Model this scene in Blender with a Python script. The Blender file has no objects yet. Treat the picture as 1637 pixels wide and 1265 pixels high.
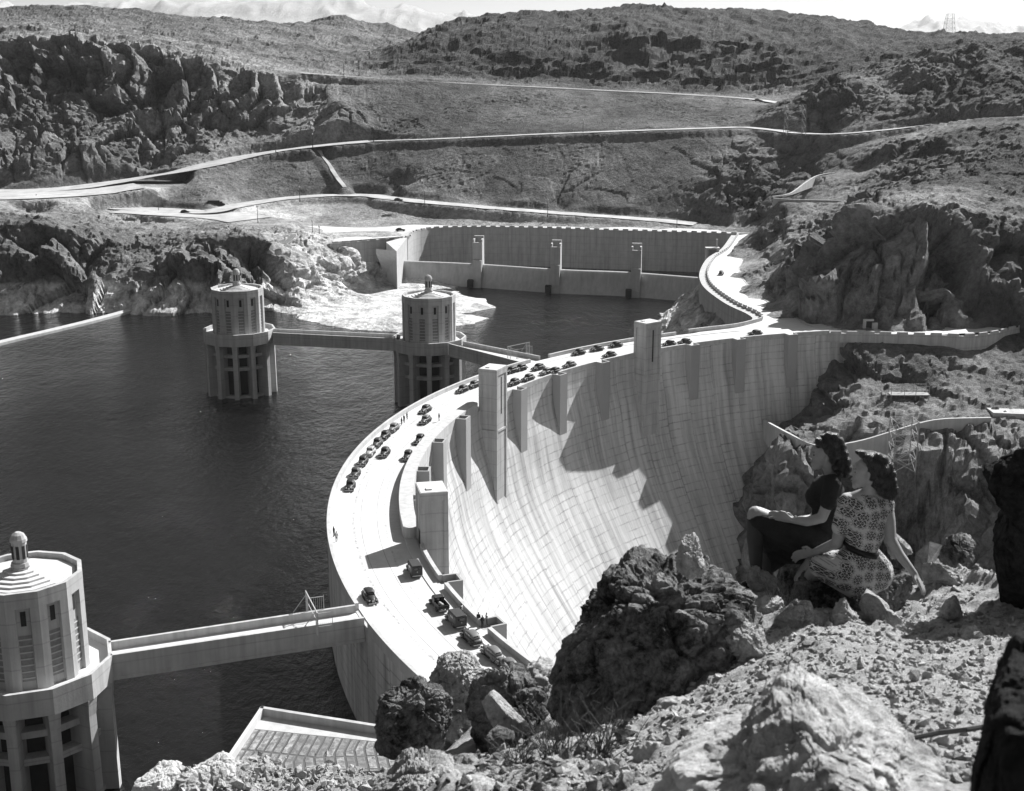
import bpy, bmesh, math, random
import numpy as np
from mathutils import Vector, Matrix, noise as mnoise

random.seed(7)
scene = bpy.context.scene
COL = scene.collection

# ------------------------------------------------------------------ camera
HAZE = 2.6e-5
CAM_H, TH, FPX, U0, V0 = 74.5, 0.253, 2068.0, 818.5, 632.5
cam_d = bpy.data.cameras.new("camera")
cam_d.sensor_width = 36.0
cam_d.lens = 36.0 * FPX / 1637.0
cam_d.clip_start = 0.1
cam_d.clip_end = 80000.0
cam = bpy.data.objects.new("camera", cam_d)
cam.location = (0, 0, CAM_H)
cam.rotation_euler = (math.pi / 2 - TH, 0, 0)
COL.objects.link(cam)
scene.camera = cam
cam_d.dof.use_dof = True
cam_d.dof.focus_distance = 60.0
cam_d.dof.aperture_fstop = 7.0

# ------------------------------------------------------------------ world, sun, exposure
SUN_EL = math.radians(41.0)
SUN_AZ = math.radians(46.3)          # measured from +X towards +Y
SUN_DIR = Vector((math.cos(SUN_AZ) * math.cos(SUN_EL), math.sin(SUN_AZ) * math.cos(SUN_EL), math.sin(SUN_EL)))
world = bpy.data.worlds.new("World")
scene.world = world
world.use_nodes = True
wt = world.node_tree
wt.nodes.clear()
sky = wt.nodes.new("ShaderNodeTexSky")
sky.sky_type = 'NISHITA'
sky.sun_disc = False
sky.sun_elevation = SUN_EL
sky.sun_rotation = math.pi / 2 - SUN_AZ
sky.air_density = 1.0
sky.dust_density = 2.0
bw = wt.nodes.new("ShaderNodeRGBToBW")          # black and white film: neutral sky light
bgn = wt.nodes.new("ShaderNodeBackground")
bgn.inputs[1].default_value = 0.04
wo = wt.nodes.new("ShaderNodeOutputWorld")
wt.links.new(sky.outputs[0], bw.inputs[0])
wt.links.new(bw.outputs[0], bgn.inputs[0])
wt.links.new(bgn.outputs[0], wo.inputs[0])
sun_d = bpy.data.lights.new("sun", 'SUN')
sun_d.energy = 5.0
sun_d.angle = math.radians(0.5)
sun_d.color = (1.0, 1.0, 1.0)
sun = bpy.data.objects.new("sun", sun_d)
sun.rotation_euler = SUN_DIR.to_track_quat('Z', 'Y').to_euler()
COL.objects.link(sun)
scene.view_settings.view_transform = 'Standard'
scene.view_settings.look = 'None'
scene.view_settings.gamma = 1.0
scene.view_settings.exposure = 1.02
scene.cycles.max_bounces = 6
scene.cycles.diffuse_bounces = 3

# ------------------------------------------------------------------ measuring helpers (photo point + known height or distance -> place)
def ray(u, v):
    x = (u - U0) / FPX; y = -(v - V0) / FPX
    return np.array([x, math.cos(TH) + y * math.sin(TH), -math.sin(TH) + y * math.cos(TH)])
def onz(u, v, z=0.0):
    d = ray(u, v); t = (z - CAM_H) / d[2]
    return np.array([d[0] * t, d[1] * t, z])
def aty(u, v, Y):
    d = ray(u, v) * (Y / ray(u, v)[1])
    return np.array([d[0], Y, d[2] + CAM_H])

# ------------------------------------------------------------------ noise (numpy)
def _hash(ix, iy, iz, seed):
    h = (ix.astype(np.int64) * 374761393 + iy.astype(np.int64) * 668265263 + iz.astype(np.int64) * 2147483647 + seed * 1274126177) & 0xFFFFFFFF
    h = ((h ^ (h >> 13)) * 1274126177) & 0xFFFFFFFF
    h = ((h ^ (h >> 16)) * 2246822519) & 0xFFFFFFFF
    h ^= h >> 15
    return (h & 0xFFFFFF).astype(np.float64) / 0xFFFFFF
def vnoise(p, seed=0):
    f = np.floor(p); t = p - f
    t = t * t * t * (t * (t * 6 - 15) + 10)
    ix, iy, iz = f[:, 0], f[:, 1], f[:, 2]
    tx, ty, tz = t[:, 0], t[:, 1], t[:, 2]
    def H(a, b, c): return _hash(ix + a, iy + b, iz + c, seed)
    x00 = H(0,0,0) * (1 - tx) + H(1,0,0) * tx
    x10 = H(0,1,0) * (1 - tx) + H(1,1,0) * tx
    x01 = H(0,0,1) * (1 - tx) + H(1,0,1) * tx
    x11 = H(0,1,1) * (1 - tx) + H(1,1,1) * tx
    return ((x00 * (1 - ty) + x10 * ty) * (1 - tz) + (x01 * (1 - ty) + x11 * ty) * tz) * 2 - 1
def fbm(p, octs=5, seed=0, gain=0.5, lac=2.03):
    a = 1.0; s = np.zeros(len(p)); q = p.copy()
    for i in range(octs):
        s += a * vnoise(q, seed + i * 17); a *= gain; q = q * lac + 3.7
    return s
def ridged(p, octs=5, seed=0, gain=0.5, lac=2.03):
    a = 1.0; s = np.zeros(len(p)); q = p.copy(); w = np.ones(len(p))
    for i in range(octs):
        n = 1 - np.abs(vnoise(q, seed + i * 31)) * 1.6
        s += a * n * w; w = np.clip(n, 0, 1); a *= gain; q = q * lac + 5.1
    return s

def fract(p, seed=0, tilt=1.0):
    """broken-rock relief: every cell is a tilted plane, with cracks between; returns height, crack closeness"""
    f = np.floor(p); n = len(p); d1 = np.full(n, 9e9); d2 = np.full(n, 9e9); h = np.zeros(n)
    for i in (-1, 0, 1):
        for j in (-1, 0, 1):
            for k in (-1, 0, 1):
                a, b, c = f[:, 0] + i, f[:, 1] + j, f[:, 2] + k
                r1 = _hash(a, b, c, seed); r2 = (r1 * 977.0) % 1.0; r3 = (r1 * 9173.0) % 1.0; r4 = (r1 * 31337.0) % 1.0; r5 = (r1 * 77711.0) % 1.0
                dx = p[:, 0] - a - r1; dy = p[:, 1] - b - r2; dz = p[:, 2] - c - r3; dd = dx * dx + dy * dy + dz * dz
                m = dd < d1; d2 = np.where(m, d1, np.minimum(d2, dd)); d1 = np.where(m, dd, d1)
                h = np.where(m, (r4 - .5) + tilt * ((r5 - .5) * dx + (r2 - .5) * dy + (r4 - .5) * dz) * 1.4, h)
    return h, np.sqrt(d2) - np.sqrt(d1)

# ------------------------------------------------------------------ object helpers
def tag(o, label=None, cat=None, group=None, kind=None):
    if label: o["label"] = label
    if cat: o["category"] = cat
    if group: o["group"] = group
    if kind: o["kind"] = kind
    return o
def obj(name, me, mat=None, parent=None):
    o = bpy.data.objects.new(name, me); COL.objects.link(o)
    if mat is not None: me.materials.append(mat)
    if parent is not None: o.parent = parent
    return o
def empty(name, loc=(0, 0, 0), rz=0.0):
    o = bpy.data.objects.new(name, None); COL.objects.link(o)
    o.location = loc; o.rotation_euler = (0, 0, rz); o.empty_display_size = 0.5
    return o
def grid_mesh(name, V, nr, nc, uv=None, closed=False, smooth=True):
    me = bpy.data.meshes.new(name)
    me.vertices.add(nr * nc); me.vertices.foreach_set("co", V.reshape(-1).astype(np.float32))
    r = np.arange(nr - 1); ccount = nc if closed else nc - 1
    c = np.arange(ccount)
    R, Cc = np.meshgrid(r, c, indexing='ij')
    C2 = (Cc + 1) % nc
    q = np.stack([R * nc + Cc, R * nc + C2, (R + 1) * nc + C2, (R + 1) * nc + Cc], -1).reshape(-1, 4)
    me.loops.add(q.size); me.loops.foreach_set("vertex_index", q.reshape(-1).astype(np.int32))
    me.polygons.add(len(q)); me.polygons.foreach_set("loop_start", (np.arange(len(q)) * 4).astype(np.int32))
    me.polygons.foreach_set("loop_total", np.full(len(q), 4, np.int32))
    if uv is not None:
        l = me.uv_layers.new(name="UVMap")
        l.data.foreach_set("uv", uv.reshape(-1, 2)[q.reshape(-1)].reshape(-1).astype(np.float32))
    me.update()
    me.polygons.foreach_set("use_smooth", np.full(len(q), bool(smooth)))
    return me
class MB:
    """collects shapes into one mesh"""
    def __init__(s): s.v = []; s.f = []
    def add(s, vs, fs):
        n = len(s.v); s.v += [tuple(map(float, p)) for p in vs]; s.f += [tuple(i + n for i in f) for f in fs]; return s
    def box(s, c, d, rz=0.0, taper=1.0):
        x, y, z = d[0] / 2, d[1] / 2, d[2] / 2; cr, sr = math.cos(rz), math.sin(rz); vs = []
        for k, t in ((-z, 1.0), (z, taper)):
            for a, b in ((-x, -y), (x, -y), (x, y), (-x, y)):
                a *= t; b *= t
                vs.append((c[0] + a * cr - b * sr, c[1] + a * sr + b * cr, c[2] + k))
        return s.add(vs, [(0,3,2,1),(4,5,6,7),(0,1,5,4),(1,2,6,5),(2,3,7,6),(3,0,4,7)])
    def prism(s, poly, z0, z1):
        n = len(poly)
        vs = [(p[0], p[1], z0) for p in poly] + [(p[0], p[1], z1) for p in poly]
        return s.add(vs, [tuple(range(n - 1, -1, -1)), tuple(range(n, 2 * n))] + [(i, (i + 1) % n, n + (i + 1) % n, n + i) for i in range(n)])
    def prism2(s, lo, hi):
        """two matching rings of 3d points"""
        n = len(lo)
        return s.add(list(lo) + list(hi), [tuple(range(n - 1, -1, -1)), tuple(range(n, 2 * n))] + [(i, (i + 1) % n, n + (i + 1) % n, n + i) for i in range(n)])
    def tube(s, a, b, r, r2=None, n=8):
        a = Vector(a); b = Vector(b); r2 = r if r2 is None else r2
        d = (b - a).normalized(); t = d.orthogonal().normalized(); w = d.cross(t)
        lo = [a + (t * math.cos(2*math.pi*i/n) + w * math.sin(2*math.pi*i/n)) * r for i in range(n)]
        hi = [b + (t * math.cos(2*math.pi*i/n) + w * math.sin(2*math.pi*i/n)) * r2 for i in range(n)]
        return s.prism2(lo, hi)
    def beam(s, a, b, w, h):
        a = Vector(a); b = Vector(b); d = (b - a).normalized()
        up = Vector((0, 0, 1)) if abs(d.z) < .95 else Vector((1, 0, 0))
        x = d.cross(up).normalized() * w / 2; y = x.cross(d).normalized() * h / 2
        return s.prism2([a - x - y, a + x - y, a + x + y, a - x + y], [b - x - y, b + x - y, b + x + y, b - x + y])
    def mesh(s, name, smooth=False):
        me = bpy.data.meshes.new(name); me.from_pydata(s.v, [], s.f); me.update()
        bm = bmesh.new(); bm.from_mesh(me); bmesh.ops.recalc_face_normals(bm, faces=bm.faces); bm.to_mesh(me); bm.free()
        me.polygons.foreach_set("use_smooth", np.full(len(me.polygons), bool(smooth)))
        return me
    def build(s, name, mat, parent=None, bevel=0.0, smooth=False):
        o = obj(name, s.mesh(name, smooth), mat, parent)
        if bevel:
            m = o.modifiers.new("bevel", 'BEVEL'); m.width = bevel; m.segments = 2; m.limit_method = 'ANGLE'
        return o
def copy_tree(o, parent=None):
    c = o.copy(); COL.objects.link(c); c.parent = parent
    for ch in [k for k in o.children]: copy_tree(ch, c)
    return c

# ------------------------------------------------------------------ materials
def mat_new(name):
    m = bpy.data.materials.new(name); m.use_nodes = True; t = m.node_tree
    b = t.nodes["Principled BSDF"]; b.inputs["Specular IOR Level"].default_value = 0.25
    return m, t, b
def nd(t, kind, **kw):
    n = t.nodes.new(kind)
    for k, v in kw.items():
        if isinstance(k, str) and hasattr(n, k): setattr(n, k, v)
    return n
def noise_node(t, coord, scale, detail=6, rough=0.6, vec_scale=None):
    n = t.nodes.new("ShaderNodeTexNoise"); n.inputs["Scale"].default_value = scale
    n.inputs["Detail"].default_value = detail; n.inputs["Roughness"].default_value = rough
    if vec_scale is not None:
        mp = t.nodes.new("ShaderNodeMapping"); mp.inputs["Scale"].default_value = vec_scale
        t.links.new(coord, mp.inputs[0]); t.links.new(mp.outputs[0], n.inputs["Vector"])
    else: t.links.new(coord, n.inputs["Vector"])
    return n.outputs["Fac"]
def ramp(t, fac, stops):
    r = t.nodes.new("ShaderNodeValToRGB"); e = r.color_ramp.elements
    while len(e) < len(stops): e.new(0.5)
    for i, (p, g) in enumerate(stops): e[i].position = p; e[i].color = (g, g, g, 1)
    t.links.new(fac, r.inputs[0]); return r.outputs[0]
def mth(t, op, a, b=None, clamp=False):
    n = t.nodes.new("ShaderNodeMath"); n.operation = op; n.use_clamp = clamp
    for i, x in enumerate((a, b)):
        if x is None: continue
        if isinstance(x, (int, float)): n.inputs[i].default_value = x
        else: t.links.new(x, n.inputs[i])
    return n.outputs[0]
def mixc(t, fac, a, b):
    n = t.nodes.new("ShaderNodeMix"); n.data_type = 'RGBA'
    for i, x in ((0, fac), (6, a), (7, b)):
        if isinstance(x, (int, float)): n.inputs[i].default_value = x if i == 0 else (x, x, x, 1)
        else: t.links.new(x, n.inputs[i])
    return n.outputs[2]
def bump(t, b, h, strength, dist):
    n = t.nodes.new("ShaderNodeBump"); n.inputs["Strength"].default_value = strength; n.inputs["Distance"].default_value = dist
    t.links.new(h, n.inputs["Height"]); t.links.new(n.outputs[0], b.inputs["Normal"]); return n
def flat_mat(name, g, rough=0.7, var=0.15, scale=1.0, metallic=0.0, spec=0.25, bumpd=0.0):
    m, t, b = mat_new(name)
    co = t.nodes.new("ShaderNodeTexCoord").outputs["Object"]
    f = noise_node(t, co, scale, 6, 0.65)
    t.links.new(ramp(t, f, [(0.3, g * (1 - var)), (0.7, g * (1 + var))]), b.inputs["Base Color"])
    b.inputs["Roughness"].default_value = rough; b.inputs["Metallic"].default_value = metallic
    b.inputs["Specular IOR Level"].default_value = spec
    if bumpd: bump(t, b, noise_node(t, co, scale * 6, 6, 0.7), 1.0, bumpd)
    return m
def concrete_mat(name, g=0.46, streak=0.25, scale=0.35, lines=None):
    m, t, b = mat_new(name)
    geo = t.nodes.new("ShaderNodeNewGeometry").outputs["Position"]
    f1 = noise_node(t, geo, scale, 8, 0.65)
    f2 = noise_node(t, geo, 1.0, 5, 0.6, (0.9, 0.9, 0.05))
    c1 = ramp(t, f1, [(0.25, g * 0.86), (0.75, g * 1.1)])
    c2 = ramp(t, f2, [(0.3, 1 - streak), (0.62, 1.0)])
    mul = nd(t, "ShaderNodeMix"); mul.data_type = 'RGBA'; mul.blend_type = 'MULTIPLY'; mul.inputs[0].default_value = 1
    t.links.new(c1, mul.inputs[6]); t.links.new(c2, mul.inputs[7])
    out = mul.outputs[2]
    if lines:   # horizontal pour lines every `lines` metres
        sep = t.nodes.new("ShaderNodeSeparateXYZ"); t.links.new(geo, sep.inputs[0])
        z = mth(t, 'FRACT', mth(t, 'DIVIDE', sep.outputs[2], lines))
        l = mth(t, 'GREATER_THAN', z, 0.94)
        out = mixc(t, mth(t, 'MULTIPLY', l, 0.25), out, 0.12)
    t.links.new(out, b.inputs["Base Color"])
    b.inputs["Roughness"].default_value = 0.85; b.inputs["Specular IOR Level"].default_value = 0.15
    bump(t, b, noise_node(t, geo, 3.0, 8, 0.7), 0.5, 0.05)
    return m
def rock_mat(name, lo, hi, scale, bumps, ring=False, spec=0.1, shift=0.0):
    m, t, b = mat_new(name)
    geo = t.nodes.new("ShaderNodeNewGeometry").outputs["Position"]
    f1 = noise_node(t, geo, scale, 10, 0.7)
    f2 = noise_node(t, geo, scale * 7, 8, 0.75)
    f = mth(t, 'ADD', mth(t, 'MULTIPLY', f1, 0.55), mth(t, 'MULTIPLY', f2, 0.45))
    col = ramp(t, f, [(0.36 + shift, lo), (0.5 + shift, (lo + hi) / 2), (0.64 + shift, hi)])
    at = t.nodes.new("ShaderNodeAttribute"); at.attribute_name = "tone"
    if ring:
        mul = nd(t, "ShaderNodeMix"); mul.data_type = 'RGBA'; mul.blend_type = 'MULTIPLY'; mul.inputs[0].default_value = 1
        t.links.new(col, mul.inputs[6]); t.links.new(at.outputs["Color"], mul.inputs[7]); col = mul.outputs[2]
    t.links.new(col, b.inputs["Base Color"])
    b.inputs["Roughness"].default_value = 0.92; b.inputs["Specular IOR Level"].default_value = spec
    vo = t.nodes.new("ShaderNodeTexVoronoi"); vo.inputs["Scale"].default_value = scale * 6; vo.inputs["Randomness"].default_value = 1
    vw = t.nodes.new("ShaderNodeVectorMath"); vw.operation = 'ADD'; t.links.new(geo, vw.inputs[0])
    nn = t.nodes.new("ShaderNodeTexNoise"); nn.inputs["Scale"].default_value = scale * 5; t.links.new(geo, nn.inputs["Vector"])
    vs_ = t.nodes.new("ShaderNodeVectorMath"); vs_.operation = 'SCALE'; vs_.inputs[3].default_value = .35 / scale; t.links.new(nn.outputs["Color"], vs_.inputs[0])
    t.links.new(vs_.outputs[0], vw.inputs[1]); t.links.new(vw.outputs[0], vo.inputs["Vector"])
    h = mth(t, 'ADD', noise_node(t, geo, scale * 4, 10, 0.75), mth(t, 'MULTIPLY', noise_node(t, geo, scale * 30, 6, 0.7), 0.3))
    h = mth(t, 'ADD', h, mth(t, 'MULTIPLY', vo.outputs["Distance"], -0.25))
    sc_ = t.nodes.new("ShaderNodeSeparateColor"); t.links.new(vo.outputs["Color"], sc_.inputs[0]); h = mth(t, 'ADD', h, mth(t, 'MULTIPLY', sc_.outputs[0], .28))
    v2 = t.nodes.new("ShaderNodeTexVoronoi"); v2.inputs["Scale"].default_value = scale * 19; t.links.new(vw.outputs[0], v2.inputs["Vector"]); s3 = t.nodes.new("ShaderNodeSeparateColor"); t.links.new(v2.outputs["Color"], s3.inputs[0])
    h = mth(t, 'ADD', h, mth(t, 'MULTIPLY', s3.outputs[1], .14))
    bump(t, b, h, 1.0, bumps)
    return m
M_conc = concrete_mat("concrete", 0.46, 0.22, 0.3)
M_tower = concrete_mat("tower_concrete", 0.44, 0.3, 0.4, 3.0)
M_roof = concrete_mat("roof_concrete", 0.5, 0.05, 0.5)
M_road = flat_mat("pale_concrete_road", 0.5, 0.85, 0.08, 0.25)
M_dirtroad = flat_mat("pale_gravel_road", 0.36, 0.9, 0.3, 0.12)
M_dark = flat_mat("dark_opening", 0.03, 0.8, 0.3, 1)
M_rack = flat_mat("steel_trash_rack", 0.028, 0.7, 0.4, 0.5)
M_terrain = rock_mat("desert_rock", 0.04, 0.34, 0.1, .95, ring=True)
M_steel = flat_mat("pale_painted_steel", 0.4, 0.5, 0.1, 3)
M_wood = flat_mat("weathered_wood", 0.08, 0.8, 0.3, 3)
# ------------------------------------------------------------------ layout constants
CX, CY = 121.07, 222.13            # centre of the dam's arch
RD, RU = 138.5, 153.0              # outer edges of the crest
ZW = -17.5                         # lake level
PROF = [(3, 0), (-3, 0), (-6, .3), (-9, 1.0), (-11.6, 1.8), (-15, 2.5), (-19, 3.3), (-22.5, 4.3), (-27, 6.1), (-33, 9.2), (-40, 13.3), (-50, 19.7), (-60, 26.4), (-80, 40), (-110, 62), (-150, 94), (-180, 118)]
def face_off(z):
    zs = [-p[0] for p in PROF]; return np.interp(-z, zs, [p[1] for p in PROF])
def dam_pt(r, deg, z=0.0):
    a = math.radians(deg); return np.array([CX + r * math.cos(a), CY + r * math.sin(a), z])
def on_face(u, v):
    d = ray(u, v); t = np.linspace(100, 600, 6000); P = d[None] * t[:, None] + [0, 0, CAM_H]
    rr = np.hypot(P[:, 0] - CX, P[:, 1] - CY); inside = rr > RD - face_off(P[:, 2])
    ang = np.degrees(np.arctan2(P[:, 1] - CY, P[:, 0] - CX)) % 360
    ok = inside & (P[:, 1] > CY - 60) & (ang > 60) & (ang < 175)
    i = np.argmax(ok); return P[i]

# ------------------------------------------------------------------ the far shore: one height field through surveyed points
CP = []                            # x, y, z, roughness, tone (rock's own, with some sunlit and shaded areas put in)
def cz(u, v, z, r=1.0, tn=1.0): CP.append((*onz(u, v, z), r, tn))
def cy(u, v, Y, r=1.0, tn=1.0): CP.append((*aty(u, v, Y), r, tn))
def cw(x, y, z, r=1.0, tn=1.0): CP.append((x, y, z, r, tn))
# shoreline of the lake
for u, v in [(-260,505),(-100,505),(0,503),(100,503),(200,500),(330,498),(420,500),(470,505)]: cz(u, v, ZW, .5, 1.0)
for x, y in [(-420,430),(-300,440),(-180,445),(-130,430),(-70,425),(-10,430),(30,425),(-420,300),(-250,300),(-100,300),(-20,240),(-420,200),(-40,380),(40,395)]: cw(x, y, -34, .3)
# pale apron in front of the spillway
for u, v in [(478,512),(520,521),(560,528),(640,533),(700,527),(760,519),(788,510),(742,502),(800,492),(780,478),(735,466)]: cz(u, v, ZW - .1, .12, 2.1)
for u, v in [(520,503),(560,485),(600,465),(640,452),(700,462),(690,495),(620,505),(740,478)]: cz(u, v, -16.4, .1, 2.1)
for u, v in [(830,500),(880,480),(900,520),(1000,500),(950,540),(1010,480),(860,545)]: cz(u, v, -27, .2)
for u, v in [(1108,481),(1075,495),(1060,515),(1045,528)]: cz(u, v, ZW, .5, 2.4)
for u, v in [(1125,470),(1150,490),(1190,510),(1120,505)]: cz(u, v, [-9,-8,-3.5,-9.5][[(1125,470),(1150,490),(1190,510),(1120,505)].index((u, v))], .7, .9)
# left cliffs with the promontory
for u in (-200, -50, 50, 130, 200): cy(u, 452, 486, 1.0, .9)
for u, v, Y in [(-200,360,508),(-40,352,510),(60,356,508),(105,368,505),(150,405,503),(180,430,498),(235,420,498),(215,404,515),(280,404,500),(330,380,503),(400,372,506),(440,382,508),(250,449,487),(330,449,487),(420,449,489),(380,411,495),(300,425,493)]: cy(u, v, Y, 1.7, .75)
for u, v, Y, r, tn in [(150,370,560,.8,1.0),(250,375,565,.8,1.0),(210,352,600,.8,1.1),(320,362,575,.8,.9),(400,362,590,.7,.9),(60,345,600,.6,1.0)]: cy(u, v, Y, r, tn)
# rock knob left of the spillway, its sunlit look put into a pale tone
for u, v, Y in [(455,392,528),(500,375,545),(540,390,545),(585,402,556),(612,418,552)]: cy(u, v, Y, 1.1, 1.7)
for u, v, z in [(480,508,-17),(530,487,-16.6),(575,467,-16.6),(615,449,-16.5)]: cz(u, v, z, .4, 2.4)
for u, v, Y in [(490,440,506),(540,440,520),(590,430,540)]: cy(u, v, Y, 1.0, 2.3)
# flat parking and spillway rim
for u, v in [(495,362),(520,372),(530,388),(590,368),(600,383),(650,378),(660,360),(700,361),(780,362),(850,363),(950,366),(1050,369),(1150,372)]: cz(u, v, -.1, 0, 1.6)
# lower road bench
LOW = [(0,329,7),(100,331,6.5),(200,334,6),(270,338,5.5),(330,340,6),(360,334,6.6),(400,326,7.2),(450,319,8),(500,314.5,8.8),(560,312.5,9.2),(605,315,9.2),(640,320,9),(760,331,7),(900,342,4.5),(1050,353,2),(1140,362,.6)]
for u, v, z in LOW: cz(u, v, z, 0, 2.0 if u < 430 else 1.2)
for u, v, z in [(-150,328,7.5),(330,352,5),(410,354,4.6),(380,344,5)]: cz(u, v, z, 0, 1.9)
# foot of the great fill
for u, v, z in [(640,313,9),(760,325,7.5),(900,336,5),(1050,348,2.5),(1130,352,2)]: cz(u, v, z, .15, .8)
MID = [(0,308,12.1),(60,306,12.3),(120,301,13.0),(200,290,15.3),(300,272,20.5),(400,250,26),(500,235,30.5),(590,227,32.8),(700,223,35),(900,214,38.5),(1100,207,41),(1200,205,41.5),(1270,213,40),(1340,215,40.5),(1450,205,44),(1560,190,49),(1640,186,51)]
for u, v, z in MID: cz(u, v, z, 0, .95)
for u, v, z in [(-200,312,12.5),(0,322,12),(90,320,12),(150,312,12.3),(200,303,12.8)]: cz(u, v, z, 0, 1.5)
for u, v, z, tn in [(215,318,10,2.6),(250,312,11.5,2.4),(150,328,9,2.0),(60,327,9.5,1.8)]: cz(u, v, z, .2, tn)
UPP = [(480,118,67.5),(590,126,64.7),(700,133,62.1),(800,138,60.3),(900,143,58.6),(1000,148,56.9),(1100,153,55.3),(1200,160,53.0),(1280,172,49.4)]
for u, v, z in UPP: cz(u, v, z, 0, .9)
cy(540,160,722,.7,1.0)
def between(L0, L1, us, fr, r, tn):
    for u in us:
        def at(L): return onz(u, np.interp(u, [p[0] for p in L], [p[1] for p in L]), np.interp(u, [p[0] for p in L], [p[2] for p in L]))
        a, b = at(L0), at(L1); d = (b - a); n = np.hypot(d[0], d[1]); e = d / n; a = a + np.array([e[0], e[1], 0]) * 5; b = b - np.array([e[0], e[1], 0]) * 5
        for f in fr: p = a * (1 - f) + b * f; cw(p[0], p[1], p[2], r, tn)
between(LOW, MID, [275, 305, 340, 400, 460, 520, 580, 640, 720, 800, 880, 960, 1040, 1100], (0, .25, .5, .75, 1), .1, .68)
between(MID, UPP, [600, 680, 760, 840, 920, 1000, 1080, 1160], (0, .25, .5, .75, 1), .25, .5)
# left crags
for u, v, Y, r, tn in [(-200,65,770,2.2,1),(0,66,765,2.2,1),(100,62,765,2.2,1),(200,80,760,2.2,1),(300,97,757,2.0,1.1),(400,120,752,1.8,1.2),(480,140,745,1.4,1.2),(520,128,785,.8,1),
    (-200,135,735,2.4,.8),(0,135,738,2.4,.8),(100,140,735,2.4,.8),(200,180,722,2.2,.8),(300,190,722,1.8,.9),(400,180,735,1.4,1),(480,185,735,1,1),
    (-200,235,674,1.2,.9),(0,235,674,1.2,.9),(150,228,682,1.2,.9),(330,246,694,1.0,1),(430,215,718,1,1),
    (-200,298,662,.6,.7),(0,298,662,.5,.7),(150,290,672,.5,.7),(240,272,690,.5,.8)]: cy(u, v, Y, r, tn)
# hills beyond on the left
for u, v, Y, r, tn in [(-200,15,1300,3,.55),(0,20,1300,3,.5),(60,9,1320,3,.5),(200,15,1320,3,.5),(300,25,1330,3,.5),(400,37,1350,3,.55),(450,46,1380,3,.6),(540,27,1400,3,.5),(620,38,1400,3,.5),(700,60,1420,3,.5),
    (0,50,900,2,.7),(200,60,900,2,.7),(400,85,900,2,.65),(300,50,1100,3,.65),(100,38,1100,3,.7),(520,85,1000,2.5,.7),(600,95,1000,2.5,.8),(480,70,1150,3,.9),(560,60,1250,3,.7),(500,112,860,1.2,1),(580,119,850,.7,1.3)]: cy(u, v, Y, r, tn)
# dark mountain in the middle
for u, v, Y, r in [(640,98,900,3),(690,58,950,3.5),(770,22,1000,3.5),(860,20,1020,3.5),(950,12,1050,3.5),(1060,5,1070,3.5),(1120,16,1070,3.5),(1180,14,1070,3.5),(1280,24,1070,3.5),(1340,42,1080,3.5),(1420,55,1100,3),(1500,68,1150,2.5),(1640,74,1200,2),
    (760,55,925,4),(900,48,920,4),(1050,38,915,4),(1200,45,915,4),(1320,75,910,4),(700,95,880,3),(620,120,840,2),(800,128,815,2),(950,135,808,2),(1100,144,800,2),(1200,146,800,2.5),(1300,130,810,2.5),(1400,95,860,3)]: cy(u, v, Y, r, .3)
for x, y, z in [(-700,1700,60),(-200,1700,60),(0,1500,55),(300,1500,55),(700,1500,60),(-900,1000,90),(900,900,80),(-100,1250,75),(200,1250,75),(400,1350,75)]: cw(x, y, z, 3, .8)
for u, v, z in [(700,128,63.8),(900,139,59.6),(1100,150,55.5),(1220,157,52.8)]: cz(u, v, z, .2, .7)
# right: rocks between the fill and the side canyon
for u, v, Y, r, tn in [(1130,340,606,1.3,.6),(1150,300,616,1.4,.6),(1200,262,632,1.4,.7),(1250,245,642,1.4,.7),(1310,236,645,1.2,.7),(1200,330,603,1.4,.5),(1260,290,612,1.3,.6),
    (1320,215,642,.6,.6),(1325,150,672,2,.4),(1335,122,690,2,.5),(1400,104,715,2,.5),(1395,128,690,1.5,1.0),(1440,150,668,1.5,.8),(1480,84,735,3,.4),(1555,76,700,3,.4),(1600,84,690,3,.4),(1637,80,690,3,.4),(1800,66,700,3,.4),(1560,120,655,3,.4),(1640,120,650,3,.4),
    (1470,170,640,1.6,.5),(1560,165,615,1.6,.4),(1640,160,600,1.6,.4),(1800,160,600,1.6,.4)]: cy(u, v, Y, r, tn)
for u, v, Y, r, tn in [(1240,320,533,.2,.9),(1350,321,533,.2,.9),(1390,278,588,.2,.9),(1310,281,585,.2,.9),(1300,250,625,.9,.6),(1420,240,590,1.3,.5),(1500,222,560,1.5,.5),(1600,205,555,1.5,.4),(1760,205,555,1.5,.4),(1450,300,500,1.5,.5),(1560,280,480,1.6,.4),(1637,300,455,1.6,.4),(1760,300,455,1.6,.4),
    (1238,350,507,1.2,.8),(1300,350,500,1.2,.7),(1214,400,509,.8,.5),(1232,372,505,1.0,.6),(1330,372,500,1.0,.8),(1270,430,470,.9,.7),(1300,400,472,1.0,.8)]: cy(u, v, Y, r, tn)
for u, v, Y, r, tn in [(1350,330,440,1.7,.8),(1400,308,426,.8,1.2),(1500,311,422,.8,1.2),(1565,330,410,1.0,1.0),(1637,385,388,1.7,.5),(1800,385,388,1.7,.5),(1385,345,385,2.0,1),(1470,345,383,2.0,1),(1540,365,380,2.0,.9),(1400,300,470,1.2,.6),(1500,300,465,1.2,.5),
    (1330,420,380,2.2,.95),(1420,420,373,2.2,.95),(1520,430,370,2.2,.8),(1620,450,369,2,.7),(1250,462,414,1.6,.6),(1290,470,384,1.5,.8),(1350,472,374,1.4,.8),(1420,472,369.5,1.4,.8),(1500,480,367,1.4,.7),(1600,480,367,1.2,.4),(1225,425,462,1.3,.6)]: cy(u, v, Y, r, tn)
for u, v in [(1238,482),(1290,505),(1340,517),(1420,520),(1550,518),(1640,508),(1800,508)]: cz(u, v, .1, .5, .7)
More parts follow.
